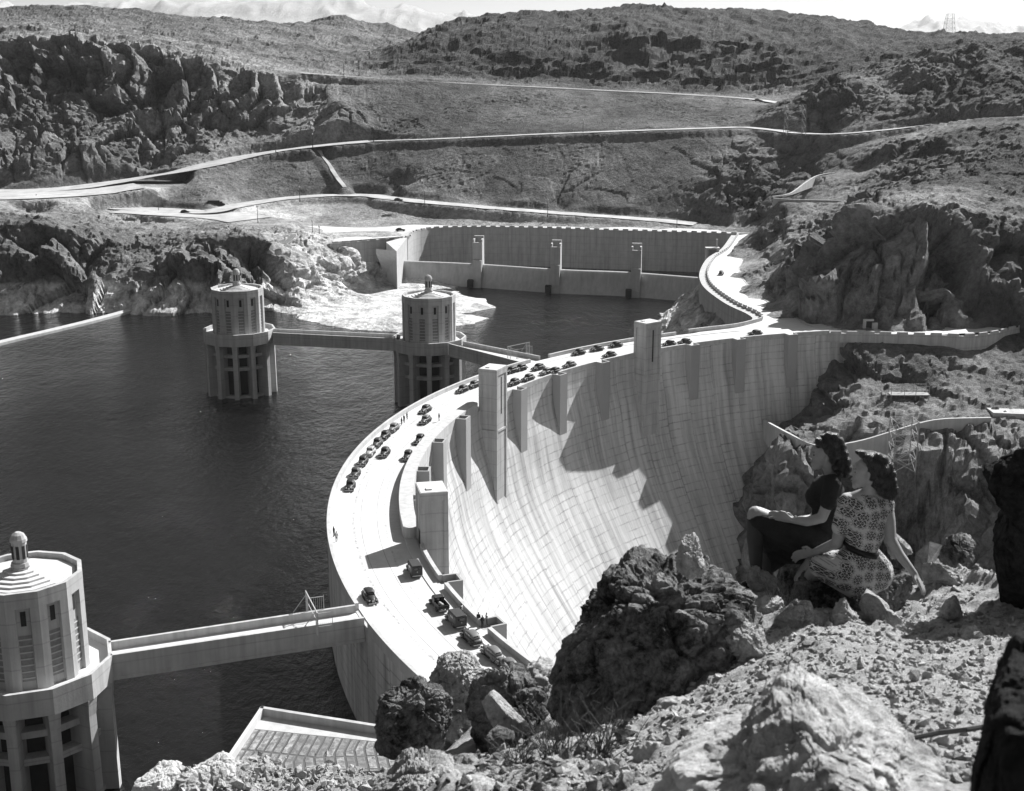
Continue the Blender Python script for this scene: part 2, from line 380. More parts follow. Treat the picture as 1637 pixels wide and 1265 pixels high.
RD_R = [(1205,373),(1202,391),(1187,418),(1182,431),(1193,452),(1224,480),(1266,500),(1290,516),(1321,524)]
RD_L = [(1181,373),(1166,394),(1144,409.5),(1133.6,428),(1133.6,443),(1144,458),(1175,479.7),(1208,495),(1220,505)]
for u, v in RD_L + RD_R: cz(u, v, -.1, 0, 1.3)
for u, v in [(1240,515),(1280,526)]: cz(u, v, -.1, 0, 1.3)
# canyon wall below the road on the right
for u, v in [(1325,531),(1400,532),(1500,534),(1600,530),(1700,526),(1850,522)]: cz(u, v, -.3, .4, .7)
for u, v in [(1310,600),(1283,665),(1232,690),(1208,745),(1192,800),(1168,880)]:
    p = on_face(u, v); cw(*p, 1.0, .6)
for u, v, Y, r, tn in [(1350,560,352,1.2,.5),(1500,562,350,1.0,.5),(1640,560,352,1.0,.7),(1850,560,352,1,.7),(1340,620,338,1.3,.6),(1450,600,341,1.3,.6),(1600,600,340,1.1,.9),(1850,600,340,1.1,.9),(1310,680,320,1.3,.8),(1400,660,324,1.2,1),(1500,650,326,1.1,.9),(1600,655,322,1.1,.8),(1850,655,322,1.1,.8),
    (1250,700,313,1.2,.6),(1300,716,312,1.0,.7),(1350,714,312,1.0,.7),(1450,690,313,1.0,.7),(1585,676,313,1.0,.8),(1850,676,313,1.0,.8),
    (1300,765,306,1.5,.7),(1450,740,307,1.5,.8),(1600,720,308,1.5,.8),(1850,720,308,1.5,.8),(1260,790,298,1.5,.8),(1350,860,280,1.6,1.1),(1500,850,276,1.6,1.1),(1640,850,274,1.6,1.1),(1850,850,274,1.5,1),(1260,950,268,1.5,.9),(1500,1000,246,1.5,1),(1850,1000,246,1.5,1)]: cy(u, v, Y, r, tn)
for x, y, z in [(60,285,-155),(30,250,-165),(85,290,-120),(20,200,-160),(100,270,-120),(110,245,-130),(110,215,-160),(60,215,-160),(0,160,-160),(60,160,-165),(0,215,-60),(-40,180,-50)]: cw(x, y, z, 1.5, .6)
CP = np.array(CP)

def rbf_fit(xy, vals, lam=0.3):
    n = len(xy); D = np.hypot(xy[:, None, 0] - xy[None, :, 0], xy[:, None, 1] - xy[None, :, 1])
    A = np.zeros((n + 3, n + 3)); A[:n, :n] = -D - lam * 0 + np.eye(n) * lam
    A[:n, n] = 1; A[:n, n+1:] = xy / 500; A[n, :n] = 1; A[n+1:, :n] = xy.T / 500
    b = np.zeros((n + 3, vals.shape[1])); b[:n] = vals
    return np.linalg.solve(A, b)
RW = rbf_fit(CP[:, :2], CP[:, 2:])
def field(X, Y):
    """height, roughness, tone of the far shore before fine relief"""
    out = np.empty((X.size, 3)); x = X.ravel(); y = Y.ravel()
    for i in range(0, x.size, 60000):
        a = x[i:i+60000]; b = y[i:i+60000]
        D = np.sqrt((a[:, None] - CP[None, :, 0]) ** 2 + (b[:, None] - CP[None, :, 1]) ** 2)
        out[i:i+60000] = -D @ RW[:-3] + RW[-3] + np.outer(a / 500, RW[-2]) + np.outer(b / 500, RW[-1])
    return out
def path3(pts, step=4.0):
    """smooth dense polyline through 3d points (Catmull-Rom)"""
    P = np.array(pts, float); P = np.vstack([2 * P[0] - P[1], P, 2 * P[-1] - P[-2]]); out = []
    for i in range(1, len(P) - 2):
        L = np.linalg.norm(P[i + 1] - P[i]); n = max(2, int(L / step))
        for k in range(n):
            t = k / n
            out.append(.5 * ((2 * P[i]) + (-P[i-1] + P[i+1]) * t + (2*P[i-1] - 5*P[i] + 4*P[i+1] - P[i+2]) * t*t + (-P[i-1] + 3*P[i] - 3*P[i+1] + P[i+2]) * t**3))
    out.append(P[-2]); return np.array(out)
def near_path(x, y, path):
    d2 = np.full(x.size, 1e18); zz = np.zeros(x.size)
    for i in range(0, x.size, 100000):
        a = x[i:i+100000]; b = y[i:i+100000]
        D = (a[:, None] - path[None, :, 0]) ** 2 + (b[:, None] - path[None, :, 1]) ** 2
        k = D.argmin(1); d2[i:i+100000] = D[np.arange(len(a)), k]; zz[i:i+100000] = path[k, 2]
    return np.sqrt(d2), zz
def in_poly(x, y, poly):
    ins = np.zeros(x.shape, bool); n = len(poly)
    for i in range(n):
        x1, y1 = poly[i][:2]; x2, y2 = poly[(i + 1) % n][:2]
        c = ((y1 > y) != (y2 > y)) & (x < (x2 - x1) * (y - y1) / ((y2 - y1) + 1e-12) + x1); ins ^= c
    return ins

ROADS = {
    'low': (path3([onz(*p) for p in LOW]), 5.5),
    'fork': (path3([onz(200,336,5.8), onz(300,342,5.6), onz(360,346,5.2), onz(425,355,4.6)]), 13.0),
    'mid': (path3([onz(*p) for p in MID]), 5.0),
    'midleft': (path3([onz(*p) for p in MID[:8]]), 9.0),
    'upp': (path3([onz(*p) for p in UPP]), 5.0),
    'gully': (path3([onz(560,312.5,9.2) * (1 - f) + onz(505,235,30.7) * f for f in (.15, .35, .55, .75, .92)], .5), 0.9),
    'loop': (path3([onz(215,295,14.6), onz(160,303,12.9), onz(90,309,12.3), onz(20,312,12.1), onz(-60,312,12), onz(-200,312,12)]), 25.0),
}
# spillway channel footprint (cut out of the ground)
WEIR = [onz(645.5, 417, -8.2), onz(755, 421.6, -8.2), onz(900, 431, -8.2), onz(1001, 435, -8.2), onz(1127.5, 444.5, -8.2)]
RIM = [onz(*p, 1.0) for p in [(651.6,377),(660,370),(675,365.5),(703,362),(774,360.5),(860,362),(951,365),(1040,367.5),(1130,370),(1181,371.5)]]
EASTW = [onz(*p, 1.0) for p in [(1181,373),(1166,394),(1144,409.5),(1133.6,428)]]
CHAN = [p[:2] + np.array([-2.5, 2.5]) if i < 3 else p[:2] + np.array([0, 3.2]) for i, p in enumerate(RIM)] + [p[:2] + np.array([3.0, 0]) for p in EASTW] + [p[:2] + np.array([0, 0]) for p in WEIR[::-1]]

ns, nr_ = 900, 760
sx = np.linspace(-.60, .62, ns)
yy = np.concatenate([np.linspace(205, 330, 110), np.linspace(331, 760, 430), np.geomspace(761, 1700, nr_ - 540)])
S, YG = np.meshgrid(sx, yy); XG = S * YG
fld = field(XG, YG)
Zb = fld[:, 0]; RG = np.clip(fld[:, 1], 0, 2.5); TN = np.clip(fld[:, 2], .3, 3.0)
x = XG.ravel(); y = YG.ravel()
mask = np.ones(x.size)
for nm, (pth, hw) in ROADS.items():
    d, rz = near_path(x, y, pth)
    w = np.clip((d - hw - .3) / 5, 0, 1); w = w * w * (3 - 2 * w)
    Zb = rz * (1 - w) + Zb * w
    mask *= np.clip((d - hw - .5) / 9.0, 0, 1)
RG = RG * mask
P3 = np.stack([x, y, Zb], -1)
gx = np.gradient(Zb.reshape(XG.shape), axis=1) / np.maximum(np.gradient(XG, axis=1), 1e-6)
gy = np.gradient(Zb.reshape(XG.shape), axis=0) / np.maximum(np.gradient(YG, axis=0), 1e-6)
sl = np.stack([-gx.ravel(), -gy.ravel(), np.full(x.size, .8)], -1); sl /= np.linalg.norm(sl, axis=1)[:, None]
warp = np.stack([vnoise(P3 / 30, 5), vnoise(P3 / 30, 6), vnoise(P3 / 30, 7)], -1) * 8
q = (P3 + warp)
FS = np.clip((y - 740) / 200, 0, 1); FS = FS * FS * (3 - 2 * FS); FSc = (1 + 1.5 * FS)[:, None]; qs = q / FSc
big = ridged(qs / np.array([26, 34, 40]), 5, 11, .52) - 1.0
fine = ridged(q / np.array([7, 8, 9]), 5, 91, .62) - 1.0
lump = fbm(P3 / 3.2, 3, 47, .6)
slope = np.hypot(gx, gy).ravel(); steep = np.clip(slope * 1.2, .25, 1.3); st2 = np.clip((slope - .28) * 2.4, .1, 1.35)
f1, c1 = fract(qs / np.array([14, 16, 34]), 401); f2, c2 = fract((qs + 5) / np.array([5.5, 6, 8]), 402); f3, c3 = fract(P3 / 2.4, 403)
crack = np.clip(.16 - c1, 0, .16) / .16 * 1.6 + np.clip(.15 - c2, 0, .15) / .15 * .7
patch = np.clip(fbm(P3 / 30, 3, 71) + .45, .1, 1.2)
disp = RG * (1.9 * big * steep * (1 + 1.6 * FS) + 4.6 * f1 * st2 * (1 + .5 * FS) + 1.25 * f2 * st2 + .22 * fine * steep - crack * st2 * .9 + .18 * lump + .5 * fbm(P3 / 11, 3, 72)) + np.clip(RG * 6, 0, 1.0) * .62 * f3 * patch
bould = np.clip(fbm(P3 / 2.3, 2, 77) - .35, 0, 1) * 1.4 * np.clip(RG, 0, 1)
P3 = P3 + sl * (disp + bould)[:, None]
# spillway channel and flats
ins = in_poly(x, y, CHAN); P3[ins, 2] = -24.0
inw = (fld[:, 0] < ZW - 1.0); P3[inw, 2] = np.minimum(P3[inw, 2], ZW - .6)
# keep ground off the crest road and inside the arch
ra = np.hypot(x - CX, y - CY); an = np.degrees(np.arctan2(y - CY, x - CX)) % 360
k = (ra > 120) & (ra < 163) & (an > 101.5) & (an < 235); P3[k, 2] = np.minimum(P3[k, 2], -3.0)
tone = TN * (1 + .3 * fbm(P3 / np.array([38, 38, 20]), 3, 61) + .15 * f1)
# pale bathtub ring left by the lake
rn = vnoise(P3 / np.array([9, 9, 3]), 3) * 1.1
ringm = np.clip((-7.3 + rn - P3[:, 2]) / 1.0, 0, 1) * (y > 395) * (x < 75)
tone = tone * (1 - ringm) + ringm * np.maximum(tone, 2.8 + .8 * vnoise(P3 / 2.0, 8))
me = grid_mesh("terrain", P3.reshape(nr_, ns, 3), nr_, ns, smooth=False)
ca = me.color_attributes.new("tone", 'FLOAT_COLOR', 'POINT')
ca.data.foreach_set("color", np.stack([tone, tone, tone, np.ones_like(tone)], -1).reshape(-1).astype(np.float32))
tag(obj("terrain", me, M_terrain), kind="structure")
def ground_z(px, py):
    """height of the built far terrain near a place"""
    j = int(np.argmin(np.abs(yy - py))); i = int(np.argmin(np.abs(sx * yy[j] - px)))
    return float(P3.reshape(nr_, ns, 3)[j, i, 2])

# ------------------------------------------------------------------ ranges far behind
def far_range(name, x0, x1, Y, depth, prof, rough, seed, nx=420, ny=90, base=-100):
    xs = np.linspace(x0, x1, nx); ysr = np.linspace(0, 1, ny)
    Xg, Tg = np.meshgrid(xs, ysr); crest = np.interp(xs, [p[0] for p in prof], [p[1] for p in prof])[None, :]
    sh = np.where(Tg < .5, Tg * 2, (1 - Tg) * 2) ** 1.2
    Z = base + (crest - base) * sh; Yg = Y - depth + Tg * 2 * depth
    P = np.stack([Xg, Yg, Z], -1).reshape(-1, 3)
    n = ridged(P / np.array([rough * 7, rough * 9, rough * 9]), 6, seed, .55) - 1.1
    P[:, 2] += n * rough * (.25 + sh.ravel())
    me = grid_mesh(name, P.reshape(ny, nx, 3), ny, nx)
    tn = .95 + .15 * vnoise(P / (rough * 5), seed + 3)
    c = me.color_attributes.new("tone", 'FLOAT_COLOR', 'POINT'); c.data.foreach_set("color", np.stack([tn, tn, tn, tn * 0 + 1], -1).reshape(-1).astype(np.float32))
    return tag(obj(name, me, M_farrock), kind="structure")
M_farrock = rock_mat("far_desert_rock", 0.2, 0.4, 0.012, 12.0, ring=True)
def prof_at(Y, pts): return [tuple(aty(u, v, Y)[[0, 2]]) for u, v in pts]
M_farrock = rock_mat("far_desert_rock", 0.32, 0.5, 0.012, 8.0, ring=True)  # part of the distance haze is put into this pale, flat colour
far_range("mountains", -9000, 1500, 13000, 3500, prof_at(13000, [(-700,-10),(0,3),(250,1),(330,-3),(480,-8),(600,0),(700,14),(760,20),(840,50),(1100,110)]), 45, 21)
far_range("mountains", 3000, 14000, 19000, 4000, prof_at(19000, [(1150,90),(1300,55),(1350,45),(1400,38),(1450,29),(1500,21),(1540,23),(1590,26),(1637,40),(1750,20),(1900,40)]), 130, 33)
far_range("mountains", 2000, 9000, 7000, 1200, prof_at(7000, [(1200,110),(1400,90),(1465,62),(1480,54),(1530,54),(1560,72),(1600,76),(1700,70),(1900,66)]), 40, 44)
pl = MB(); R_ = 60000
pl.add([(-R_, 1500, 20), (R_, 1500, 20), (R_, R_, 60), (-R_, R_, 60)], [(0, 1, 2, 3)])
tag(pl.build("desert_plain", M_farrock), kind="structure")

# ------------------------------------------------------------------ water
def water_mat():
    m, t, b = mat_new("lake_water")
    geo = t.nodes.new("ShaderNodeNewGeometry").outputs["Position"]
    b.inputs["Base Color"].default_value = (.004, .004, .004, 1)
    b.inputs["Roughness"].default_value = 0.04; b.inputs["IOR"].default_value = 1.33
    b.inputs["Specular IOR Level"].default_value = 0.4
    n1 = noise_node(t, geo, 0.62, 5, 0.62, (1.0, .62, 1)); n2 = noise_node(t, geo, 2.6, 3, 0.6); n3 = noise_node(t, geo, .02, 3, .5)
    h = mth(t, 'ADD', n1, mth(t, 'MULTIPLY', n2, .25))
    h = mth(t, 'ADD', h, mth(t, 'MULTIPLY', noise_node(t, geo, .22, 3, .55, (1.0, .5, 1)), 1.2)); h = mth(t, 'MULTIPLY', h, ramp(t, n3, [(.35, .35), (.65, 1.0)]))
    bump(t, b, h, 1.0, 0.95)
    return m
M_water = water_mat()
wb = MB(); wb.add([(-900, -60, ZW), (260, -60, ZW), (260, 620, ZW), (-900, 620, ZW)], [(0, 1, 2, 3)])
# the lake sheet stops at the upstream face of the arch
def lake_sheet():
    A = [dam_pt(RU - 6, a) for a in np.linspace(92, 232, 70)]
    vs = [(p[0], p[1], ZW) for p in A] + [(-900, A[-1][1], ZW), (-900, 640, ZW), (300, 640, ZW), (300, A[0][1], ZW)]
    me = bpy.data.meshes.new("lake"); me.from_pydata(vs, [], [tuple(range(len(vs)))]); me.update()
    bm = bmesh.new(); bm.from_mesh(me); bmesh.ops.triangulate(bm, faces=bm.faces); bm.normal_update()
    if sum(f.normal.z for f in bm.faces) < 0: bmesh.ops.reverse_faces(bm, faces=bm.faces)
    bm.to_mesh(me); bm.free(); return me
tag(obj("lake", lake_sheet(), M_water), kind="structure")

# ------------------------------------------------------------------ roads on the far shore
def ribbon(name, path, hw, lift, mat, wob=0.4, seed=0):
    d = np.gradient(path[:, :2], axis=0); d /= np.linalg.norm(d, axis=1)[:, None] + 1e-9
    nrm = np.stack([-d[:, 1], d[:, 0]], -1)
    k = 6; rows = []
    for j in range(k + 1):
        s = -1 + 2 * j / k; w = hw + (wob * vnoise(np.column_stack([path[:, :2] / 6, np.full(len(path), j // (k))]), seed + j) if j in (0, k) else 0)
        w = w if np.ndim(w) else np.full(len(path), w)
        rows.append(np.column_stack([path[:, 0] + nrm[:, 0] * s * w, path[:, 1] + nrm[:, 1] * s * w, path[:, 2] + lift]))
    V = np.stack(rows, 1)
    return tag(obj(name, grid_mesh(name, V, len(path), k + 1), mat), kind="structure")
for nm, (pth, hw) in ROADS.items():
    ribbon("road" if nm != 'gully' else "path", path3(pth[::4], 2.0), hw, {'fork': .3, 'midleft': .4, 'loop': .45, 'upp': .7}.get(nm, .35), M_dirtroad, .7, 3)
# ================================================================== THE DAM
def dam_face_mat():
    m, t, b = mat_new("dam_face_concrete")
    geo = t.nodes.new("ShaderNodeNewGeometry").outputs["Position"]
    uv = t.nodes.new("ShaderNodeUVMap").outputs[0]
    sep = t.nodes.new("ShaderNodeSeparateXYZ"); t.links.new(uv, sep.inputs[0])
    wob = mth(t, 'MULTIPLY', mth(t, 'SUBTRACT', noise_node(t, uv, .25, 3, .5), .5), .5)
    # vertical contraction joints every 7.6 m, staggered pour lines every 1.52 m
    cu = mth(t, 'ADD', mth(t, 'DIVIDE', sep.outputs[0], 8.46), 0.0)
    fu = mth(t, 'ABSOLUTE', mth(t, 'SUBTRACT', mth(t, 'FRACT', mth(t, 'ADD', cu, mth(t, 'MULTIPLY', wob, .03))), .5))
    vline = mth(t, 'GREATER_THAN', fu, .485)
    cell = mth(t, 'FLOOR', cu)
    off = mth(t, 'FRACT', mth(t, 'MULTIPLY', mth(t, 'SINE', mth(t, 'MULTIPLY', cell, 12.9)), 43.7))
    cv = mth(t, 'ADD', mth(t, 'DIVIDE', mth(t, 'ADD', sep.outputs[1], wob), 1.9), mth(t, 'MULTIPLY', off, .3))
    fv = mth(t, 'ABSOLUTE', mth(t, 'SUBTRACT', mth(t, 'FRACT', cv), .5))
    hline = mth(t, 'GREATER_THAN', fv, .44)
    gate = ramp(t, noise_node(t, uv, .12, 6, .75, (1.0, 1.6, 1)), [(.42, 0.0), (.62, 1.0)])
    f1 = noise_node(t, geo, .05, 8, .7)
    f3 = noise_node(t, uv, 1.0, 5, .65, (.55, .03, 1))
    base = ramp(t, f1, [(.3, .47), (.7, .58)])
    st = ramp(t, f3, [(.3, .5), (.58, 1.0)])
    mul = nd(t, "ShaderNodeMix"); mul.data_type = 'RGBA'; mul.blend_type = 'MULTIPLY'; mul.inputs[0].default_value = 1
    t.links.new(base, mul.inputs[6]); t.links.new(st, mul.inputs[7])
    smear = ramp(t, noise_node(t, uv, 1.0, 6, .7, (.9, .5, 1)), [(.48, 0.0), (.72, .55)])
    wide = mth(t, 'GREATER_THAN', fv, .36)
    c = mixc(t, mth(t, 'MULTIPLY', mth(t, 'MULTIPLY', wide, smear), gate), mul.outputs[2], .14)
    c = mixc(t, mth(t, 'MULTIPLY', hline, mth(t, 'ADD', mth(t, 'MULTIPLY', gate, .42), .02)), c, .10)
    c = mixc(t, mth(t, 'MULTIPLY', vline, mth(t, 'ADD', mth(t, 'MULTIPLY', gate, .4), .09)), c, .10)
    t.links.new(c, b.inputs["Base Color"]); b.inputs["Roughness"].default_value = .88; b.inputs["Specular IOR Level"].default_value = .12
    bump(t, b, noise_node(t, geo, 1.5, 8, .7), .5, .08)
    return m
M_face = dam_face_mat()
def crest_mat():
    m, t, b = mat_new("stained_crest_roadway"); geo = t.nodes.new("ShaderNodeNewGeometry").outputs["Position"]; sp_ = t.nodes.new("ShaderNodeSeparateXYZ"); t.links.new(geo, sp_.inputs[0])
    dx = mth(t, 'SUBTRACT', sp_.outputs[0], CX); dy = mth(t, 'SUBTRACT', sp_.outputs[1], CY); r = mth(t, 'SQRT', mth(t, 'ADD', mth(t, 'MULTIPLY', dx, dx), mth(t, 'MULTIPLY', dy, dy)))
    c = ramp(t, noise_node(t, geo, .18, 7, .7), [(.3, .42), (.7, .56)]); n = noise_node(t, geo, 1.3, 6, .75); nl = noise_node(t, geo, .12, 3, .5)
    for rr_, wd, st_ in ((RU - 4.4, .35, .75), (RD + 5.0, .3, .5), (RU - 6.6, .9, .18), (RD + 4.0, .9, .15)):
        q = mth(t, 'ABSOLUTE', mth(t, 'SUBTRACT', mth(t, 'ADD', r, mth(t, 'MULTIPLY', mth(t, 'SUBTRACT', nl, .5), .8)), rr_))
        k = mth(t, 'MULTIPLY', mth(t, 'SUBTRACT', 1.0, mth(t, 'DIVIDE', q, wd), clamp=True), mth(t, 'MULTIPLY', ramp(t, n, [(.45, 0), (.62, 1)]), st_), clamp=True); c = mixc(t, k, c, .06)
    an = mth(t, 'ARCTAN2', dy, dx); fr = mth(t, 'FRACT', mth(t, 'MULTIPLY', an, 16.4)); jl = mth(t, 'MULTIPLY', mth(t, 'LESS_THAN', fr, .008), .35); c = mixc(t, jl, c, .1)
    t.links.new(c, b.inputs["Base Color"]); b.inputs["Roughness"].default_value = .85; return m
M_crest = crest_mat()
A0, A1 = 98.0, 228.0
dam = empty("dam", dam_pt(146, 160)); tag(dam, "great pale curved concrete arch dam with a roadway along its crest", "dam")
def dparent(o):
    o.parent = dam; o.matrix_parent_inverse = Matrix.Translation(dam.location).inverted(); return o
def sweep(name, prof, a0, a1, mat, n=360, closed=True, uv=False, parent=True):
    """prof: list of (r, z) or function of angle"""
    ang = np.linspace(a0, a1, n); rows = []; uvs = []
    pr = np.array(prof, float)
    L = np.concatenate([[0], np.cumsum(np.hypot(np.diff(pr[:, 0]), np.diff(pr[:, 1])))])
    for a in ang:
        ca, sa = math.cos(math.radians(a)), math.sin(math.radians(a))
        rows.append(np.column_stack([CX + pr[:, 0] * ca, CY + pr[:, 0] * sa, pr[:, 1]]))
        uvs.append(np.column_stack([np.full(len(pr), math.radians(a) * RD), pr[:, 1]]))
    V = np.stack(rows); me = grid_mesh(name, V, n, len(pr), np.stack(uvs), closed=closed, smooth=False)
    if closed:
        bm = bmesh.new(); bm.from_mesh(me); bm.verts.ensure_lookup_table(); k = len(pr)
        bm.faces.new([bm.verts[i] for i in range(k)][::-1]); bm.faces.new([bm.verts[(n - 1) * k + i] for i in range(k)])
        bmesh.ops.recalc_face_normals(bm, faces=bm.faces); bm.to_mesh(me); bm.free()
    o = obj(name, me, mat)
    return dparent(o) if parent else o
zs = list(np.concatenate([np.linspace(1.1, -40, 30), np.linspace(-45, -165, 25)]))
face = [(RD - face_off(z), z) for z in zs]
# arch body: downstream face with its parapet outer side, bottom, upstream face
bodyp = [(RD + .012, 0.0)] + [(r + (.012 if z > -3 else 0), z) for r, z in face if z < 0] + [(RU, -165), (RU, -60), (RU + .0, -.02), (RU - .02, 0.0)]
o = sweep("arch_wall", bodyp, A0, A1, M_face, 420)
for p in o.data.polygons: p.use_smooth = False
sweep("roadway", [(RD + .5, .02), (RU - .4, .02)], 100.5, A1, M_crest, 300, closed=False)
# parapets
sweep("parapet", [(RU - .55, 0), (RU - .55, 1.1), (RU + .05, 1.1), (RU + .05, -.6), (RU, -.6), (RU - .3, 0)], 119.5, 136.9, M_conc, 60)
sweep("parapet", [(RU - .55, 0), (RU - .55, 1.1), (RU + .05, 1.1), (RU + .05, -.6), (RU, -.6), (RU - .3, 0)], 139.7, 200.8, M_conc, 200)
sweep("parapet", [(RU - .55, 0), (RU - .55, 1.1), (RU + .05, 1.1), (RU + .05, -.6), (RU, -.6), (RU - .3, 0)], 203.2, A1, M_conc, 80)
# sidewalks with kerbs
sweep("sidewalk", [(RU - .56, 0.01), (RU - .56, .16), (RU - 3.0, .16), (RU - 3.05, 0.01)], 112, A1, M_road, 300)
sweep("sidewalk", [(RD + .62, 0.01), (RD + .62, .16), (RD + 2.3, .16), (RD + 2.35, 0.01)], 103, 158.8, M_road, 160)
sweep("sidewalk", [(RD + .62, 0.01), (RD + .62, .16), (RD + 2.3, .16), (RD + 2.35, 0.01)], 190.2, A1, M_road, 100)
M_paint = flat_mat("worn_dark_joint", .2, .9, .4, 2)
for r in (RU - 5.6, RD + 6.2):
    sweep("roadway_joint", [(r, 0.026), (r + .07, 0.026)], 112, A1, M_paint, 300, closed=False)
# raised viewing terrace at mid span
TZ = 2.0
sweep("viewing_terrace", [(RD + .02, .01), (RD + .02, TZ), (RD + 2.45, TZ), (RD + 2.45, .01)], 158.2, 190.6, M_conc, 140)
for a in (158.3, 190.4):
    mb = MB(); c = dam_pt(RD + 1.2, a)
    mb.prism([(c[0] + 1.24 * math.cos(t), c[1] + 1.24 * math.sin(t)) for t in np.linspace(0, 2 * math.pi, 25)[:-1]], .02, TZ - .01)
    dparent(mb.build("viewing_terrace", M_conc))
# niches and the parapet between them
NICHE = [108.4, 115.4, 121.9, 135.6, 142.8, 150.2, 163.0, 170.4, 178.1, 184.8, 199.1, 206.0, 213.0, 220.0]
TOWERS = [128.95, 156.4, 191.85]
spans = sorted([(a - .62, a + .62) for a in NICHE] + [(a - 1.15, a + 1.15) for a in TOWERS])
cur = 103.2
for s0, s1 in spans + [(A1, A1)]:
    if s0 > cur and not (158.5 < (cur + s0) / 2 < 190):
        sweep("parapet", [(RD, .0), (RD, 1.1), (RD + .6, 1.1), (RD + .6, .0)], cur, s0, M_conc, max(3, int((s0 - cur) * 3)))
    cur = s1
for a in NICHE:
    mid = 158.5 < a < 190.6
    ztop = TZ if mid else 1.1
    ca = math.radians(a); T = np.array([-math.sin(ca), math.cos(ca)]); R = np.array([math.cos(ca), math.sin(ca)])
    C0 = np.array([CX, CY])
    def q(r, s): return tuple(C0 + R * r + T * s)
    mb = MB(); ri, ro = RD - 2.3, RD + (.0 if not mid else .0)
    w = 1.5; k = .32
    mb.prism([q(ri, -w), q(ri, w), q(RD + .3, w), q(RD + .3, -w)], -16, -.02)            # solid below the floor
    mb.prism([q(ri, -w), q(ri, w), q(ri + k, w), q(ri + k, -w)], -.02, ztop)
    mb.prism([q(ri + k, w - k), q(ri + k, w), q(RD + .02, w), q(RD + .02, w - k)], -.02, ztop)
    mb.prism([q(ri + k, -w), q(ri + k, -w + k), q(RD + .02, -w + k), q(RD + .02, -w)], -.02, ztop)
    if mid: mb.prism([q(RD - .0, -w), q(RD - .0, w), q(RD + .03, w), q(RD + .03, -w)], -.02, ztop)
    dparent(mb.build("niche", M_face))

def elevator_tower(a, label):
    t = empty("elevator_tower", dam_pt(136.7, a, 0), math.radians(a)); tag(t, label, "tower", "square towers rising above the dam crest")
    H = 9.4; hw = 2.8; x0, x1 = -2.2, 2.2                     # local x = outwards from the arch centre
    m = MB(); m.box((0, 0, -17), (4.0, 5.2, 50)); m.build("shaft", M_tower, t)
    m = MB(); m.box((0, 0, 8.72), (4.4, 5.6, 1.36)); m.build("cap", M_tower, t)
    m = MB(); m.box((0, 0, 9.43), (4.15, 5.35, .06)); m.box((.6, 1.2, 9.56), (.9, .9, .2)); m.build("roof", M_roof, t)
    m = MB()
    for sx_ in (-1, 1):
        for sy_ in (-1, 1): m.box((sx_ * 1.82, sy_ * 2.45, -17), (.76, .7, 50.04))
    for sx_ in (-1, 1): m.box((sx_ * 1.99, 0, -4.6), (.42, 5.0, .5))
    for sy_ in (-1, 1): m.box((0, sy_ * 2.58, -4.6), (3.0, .44, .5))
    m.build("pilasters", M_tower, t)
    m = MB(); m.box((-2.02, 0, 3.2), (.06, .42, 8.4)); m.build("slit_window", M_dark, t)
    m = MB(); m.box((2.03, 0, 1.2), (.1, 1.5, 2.4)); m.build("door", M_dark, t)
    return t
elevator_tower(128.95, "square concrete tower on the far crest, nearest the road into the hills")
elevator_tower(156.4, "middle square tower, its tall shaded side above the crowd of parked cars")
elevator_tower(191.85, "nearest square tower, casting a shadow across the roadway by the dark van")

